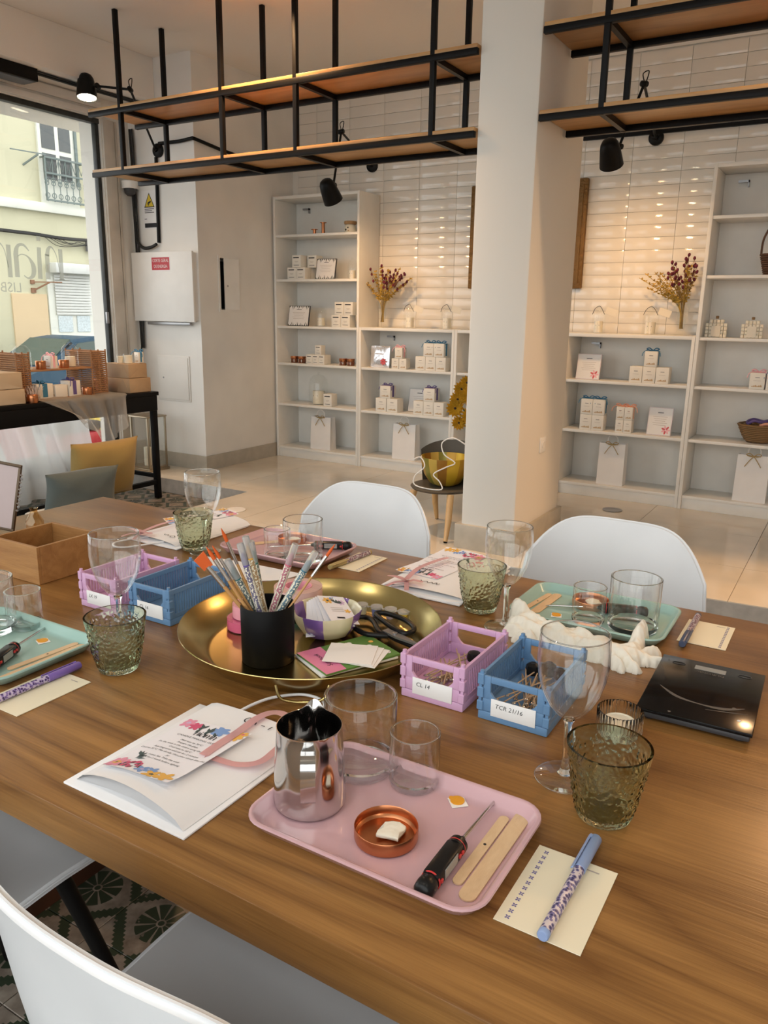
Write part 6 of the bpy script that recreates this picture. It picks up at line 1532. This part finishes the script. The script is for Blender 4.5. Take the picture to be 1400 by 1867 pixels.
# scissors
sz = BZ+.010
sc_ = thing('scissors', 'black iron scissors with wide loop handles on the brass tray', 'scissors', (0, 0, 0))
pl_ = [(3.4116, -4.0583), (3.4090, -4.040), (3.4257, -4.029), (3.4464, -4.0416), (3.4746, -4.0709), (3.4930, -4.0770), (3.4638, -4.0894), (3.4369, -4.081)]
prr = [(3.4375, -4.0217), (3.4486, -4.0093), (3.4863, -4.0148), (3.5151, -4.0323), (3.5266, -4.051), (3.5200, -4.0670), (3.4967, -4.0600), (3.4696, -4.0442)]
tube('loop_handle', spline([(x, y, sz) for x, y in pl_], 5, True), .0044, 'black_plastic', sc_, n=10, closed=True); tube('loop_handle', spline([(x, y, sz+.0065) for x, y in prr], 5, True), .0044, 'black_plastic', sc_, n=10, closed=True)
for k in (0, 1):
    a = math.atan2(-.0164, .0453)+(.05 if k else -.05); bm = bmesh.new(); a_prism(bm, [(-.022, -.006), (.01, -.008), (.060, -.001), (.060, .001), (.01, .007), (-.022, .006)], 0, .0035, Matrix.Translation((3.505, -4.0745, sz-.002+.0045*k)) @ Matrix.Rotation(a, 4, 'Z')); fin(bm, 'blade', 'black_metal' if not k else 'steel_grey', sc_)
lathe('pivot', [(0, 0), (.004, 0), (.004, .009), (0, .010)], 'steel_grey', sc_, n=12, loc=(3.507, -4.0755, sz-.001))
# booklets and cards
P('bk_pink', (.72, .22, .38), .4); P('bk_green', (.12, .26, .06), .4)
ba = math.atan2(.122, .061)-PI/2
for k in (0, 1):
    t = thing('booklet', ('lower booklet with pale pages under the pink and green one', 'pink and green illustrated booklet on the brass tray')[k], 'booklet', (3.472+.003*k, -4.163+.002*k, BZ+.0004+.0036*k), ba+.05*k)
    box('cover', -.044, .044, -.066, .066, .0, .0032, ('label_white', 'bk_green')[k], t, bev=.0006)
    if k:
        flats('cover_print', [([(-.044, -.066), (.044, -.066), (.044, -.032), (-.044, -.024)], 'bk_pink')]+[(circ(-.03+.012*q, .02+.011*((q*3) % 4), .0042, 8), ('paper_white', 'pr_gold', 'label_white')[q % 3]) for q in range(6)]+[(leafp(.02, .03+.006*q, .012, .6*q, .35), 'paper_white') for q in range(3)], .0034, t)
        text('lettering', 'Scrapbook', .011, 'ink', t, (.0, -.045, .0037), (0, 0, PI), shear=.2)
for k in range(3):
    tag(box('blank_card', -.037, .037, -.034, .034, 0, .0008, 'paper_white', loc=(3.482+.006*k, -4.166+.003*k, BZ+.0078+.0011*(2-k)), rot=(0, 0, .40-.10*k)), 'blank white card on the booklet, %s of three' % ('top', 'middle', 'bottom')[k], 'card')

# ------------------------------------------------------------------ scale, box, gloves, frame
sk = thing('kitchen_scale', 'flat black glass kitchen scale at the right', 'scale', (3.960, -4.008, T0+.0004), math.radians(1.5))
P('scale_glass', (.005, .005, .0055), .14, spec=.22, nscale=30, namt=.4); P('scale_smear', (.10, .095, .09), .35); P('scale_body', (.05, .05, .055), .4)
box('body', -.068, .068, -.093, .093, .003, .012, 'scale_body', sk, bev=.003); box('glass_plate', -.0705, .0705, -.0965, .0965, .0122, .0172, 'scale_glass', sk, bev=.001); box('display', -.022, .020, .066, .080, .0170, .01735, 'lcd', sk)
for s_ in (-1, 1):
    for q in (-1, 1): lathe('foot', [(0, 0), (.008, 0), (.008, .003), (0, .003)], 'rubber', sk, n=12, loc=(s_*.055, q*.08, 0))
text('lettering', 'DURONIC', .0085, 'scale_smear', sk, (0, .058, .0174), (0, 0, PI))
for s_ in (-1, 1):
    bm = bmesh.new(); a_tube(bm, [(s_*.045+.009*math.cos(2*PI*k/20), .075+.004*math.sin(2*PI*k/20), .0173) for k in range(20)], .0004, 4, closed=True); fin(bm, 'button_ring', 'scale_smear', sk)
bm = bmesh.new(); a_stroke(bm, [(-.055, -.015), (-.03, -.038), (.0, -.046), (.03, -.045), (.055, -.03)], [.001, .006, .003, .007, .001], .0174); a_stroke(bm, [(.01, -.058), (.035, -.052), (.06, -.045)], [.0006, .0022, .0006], .0174); fin(bm, 'wax_smear', 'scale_smear', sk)
flats('wax_drop', [(circ(.052, -.068, .0026, 10), 'label_white'), (circ(.043, -.036, .003, 8), 'scale_smear'), (circ(-.03, -.088, .0022, 8), 'scale_smear'), (circ(-.06, .08, .0014, 8), 'scale_smear')], .01745, sk)
wood('bamboo', (.24, .105, .030), (.42, .22, .075), (3, 30, 30), .45, .15)
wb = thing('wooden_box', 'open square bamboo box at the left of the table', 'box', (2.729, -4.137, T0+.0004))
h = .074; s_ = .070
for k in range(4):
    a = k*PI/2; M_ = Matrix.Rotation(a, 4, 'Z'); bm = bmesh.new(); a_box(bm, -s_+(.007 if k % 2 else 0), s_-(.007 if k % 2 else 0), -s_, -s_+.007, 0, h, bev=.0008, M=M_); fin(bm, 'side_board', 'bamboo', wb)
box('bottom', -s_+.007, s_-.007, -s_+.007, s_-.007, 0, .005, 'bamboo', wb)
fr_ = thing('glass_photo_frame', 'dark edged glass frame with hanging chain at the left edge', 'picture frame', (2.425, -4.005, T0+.0004), rot=(math.radians(-5), math.radians(10), math.radians(28)))
P('frame_brass', (.10, .07, .045), .4, metal=.6); P('frame_pane', (.46, .38, .38), .25)
box('pane', -.134, -.006, -.002, .002, .006, .154, 'frame_pane', fr_); boxes('edge', [(-.14, 0, -.004, .004, 0, .006), (-.14, 0, -.004, .004, .154, .160), (-.006, 0, -.004, .004, .006, .154), (-.14, -.134, -.004, .004, .006, .154)], 'frame_brass', fr_, bev=.0008)
for k in range(11): lathe('chain_link', [(.0022, -.0008), (.0034, 0), (.0022, .0008), (.0012, 0), (.0022, -.0008)], 'steel_grey', fr_, n=10, loc=(.003+.002*(k % 2), -.004, .138-.0085*k), rot=(PI/2 if k % 2 else .3, .5, 0))
tube('easel_leg', [(-.07, .004, .12), (-.07, .06, .004)], .003, 'frame_brass', fr_)
jr = thing('amber_bottle', 'small golden glass bottle beside the glass frame', 'bottle', (2.478, -3.985, T0+.0004)); thin_glass('gold_glass', (.85, .68, .42), refl=1.2, base=.05, gcol=(1, .9, .7))
lathe('body', [(0, 0), (.018, 0), (.020, .004), (.020, .03), (.012, .045), (.008, .052), (.008, .060), (.010, .062)], 'gold_glass', jr, n=24)

P('latex', (.80, .76, .66), .5, sheen=.2, bump=.2, bscale=50)
def glove(label, caps, seed, loc, hmax=.024):
    """limp crumpled glove: the outline is a union of tapering lobes (palm, fingers, frilled cuff), the surface folds over what lies below"""
    x0 = min(min(a[0], b_[0])-r for a, b_, r, q in caps)-.004; x1 = max(max(a[0], b_[0])+r for a, b_, r, q in caps)+.004
    y0 = min(min(a[1], b_[1])-r for a, b_, r, q in caps)-.004; y1 = max(max(a[1], b_[1])+r for a, b_, r, q in caps)+.004
    st = .0013; nx, ny = int((x1-x0)/st), int((y1-y0)/st); V = {}; bm = bmesh.new()
    def inside(x, y):
        best = -1
        for a, b_, r0, r1 in caps:
            dx, dy = b_[0]-a[0], b_[1]-a[1]; l2 = dx*dx+dy*dy
            k = max(0, min(1, ((x-a[0])*dx+(y-a[1])*dy)/l2)); r = r0+(r1-r0)*k
            best = max(best, r-math.hypot(x-a[0]-k*dx, y-a[1]-k*dy))
        return best
    def height(x, y, d):
        p = Vector((x*34+y*12, y*75, seed*3.1)); q = Vector((x*90+y*40, y*150, seed))
        rg = .5+.9*_ns.noise(p); r2 = 1-abs(_ns.noise(q))*2.0
        base = .0185*max(0, min(1, (y+3.885)/.012)) if 3.605 < x < 3.878 else 0
        return T0+.0006+base*(1 if d > .004 else d/.004)+hmax*(1-math.exp(-max(d, 0)/.0105))*(.55+.42*rg+.10*r2)
    for i in range(nx+1):
        for j in range(ny+1):
            x, y = x0+i*st, y0+j*st; d = inside(x, y)+.0035*_ns.noise(Vector((x*140, y*140, seed+9)))
            if d > 0: V[i, j] = bm.verts.new((x-loc[0], y-loc[1], height(x, y, d)-T0))
    for (i, j) in list(V):
        if (i+1, j) in V and (i, j+1) in V and (i+1, j+1) in V: bm.faces.new((V[i, j], V[i+1, j], V[i+1, j+1], V[i, j+1]))
    for v in [v for v in bm.verts if not v.link_faces]: bm.verts.remove(v)
    inn = [v for v in bm.verts if not v.is_boundary]
    for q in range(5): bmesh.ops.smooth_vert(bm, verts=inn, factor=.5, use_axis_z=True)
    ed = [e for e in bm.edges if e.is_boundary]; r = bmesh.ops.extrude_edge_only(bm, edges=ed)
    for v in r['geom']:
        if isinstance(v, bmesh.types.BMVert): v.co.z = max(.0003, v.co.z-.004)
    t = thing('latex_glove', label, 'glove', (loc[0], loc[1], T0)); fin(bm, 'glove', 'latex', t, smooth=75); return t
glove('crumpled white latex glove over the edge of the right mint tray, left one',
      [((3.660, -3.905), (3.735, -3.922), .034, .031), ((3.735, -3.922), (3.790, -3.912), .031, .026), ((3.660, -3.90), (3.628, -3.862), .022, .014), ((3.655, -3.915), (3.632, -3.890), .020, .012), ((3.665, -3.93), (3.640, -3.930), .018, .011), ((3.685, -3.945), (3.664, -3.955), .015, .009)], 1, (3.70, -3.91), .034)
glove('crumpled white latex glove next to the black scale, right one',
      [((3.785, -3.938), (3.835, -3.932), .030, .030), ((3.838, -3.910), (3.838, -3.840), .016, .010), ((3.850, -3.918), (3.872, -3.890), .015, .009), ((3.850, -3.932), (3.894, -3.922), .015, .007), ((3.835, -3.950), (3.858, -3.966), .016, .010), ((3.815, -3.955), (3.838, -3.974), .015, .009)], 2, (3.82, -3.92), .034)

# ------------------------------------------------------------------ unseen ceiling downlights, added to brighten table and step
def added_downlight(x, y, label, power, col=(1.0, .78, .52)):
    t = thing('added_spot', label, 'lamp', (x, y, 2.83)); lathe('housing', [(.05, -.001), (.05, -.10), (.047, -.10), (.045, -.02), (0, -.015)], 'lamp_black', t, n=28); lathe('bulb', [(0, -.05), (.035, -.05), (.035, -.04), (0, -.038)], 'bulb_lit', t, n=24)
    spot_light('added_downlight', (x, y, 2.72), (0, 0, -1), power, 140, .8, .05, col)
for x, w_ in ((2.4, 'nearest the window'), (3.6, 'over the middle'), (4.8, 'farthest from the window')): added_downlight(x, -4.95, 'added ceiling spot brightening the near side of the worktable, the one %s' % w_, DL, (1.0, .88, .74))  # added lamps to brighten seats, table edge and bag
for x, w_ in ((1.2, 'nearest the window'), (4.4, 'right of the pillar'), (5.6, 'farthest from the window')): added_downlight(x, -1.8, 'added ceiling spot warming the step and ceiling, the one %s' % w_, DL*7.6, (1.0, .58, .28))  # added lamps for warm light on the floor, bouncing to the ceiling
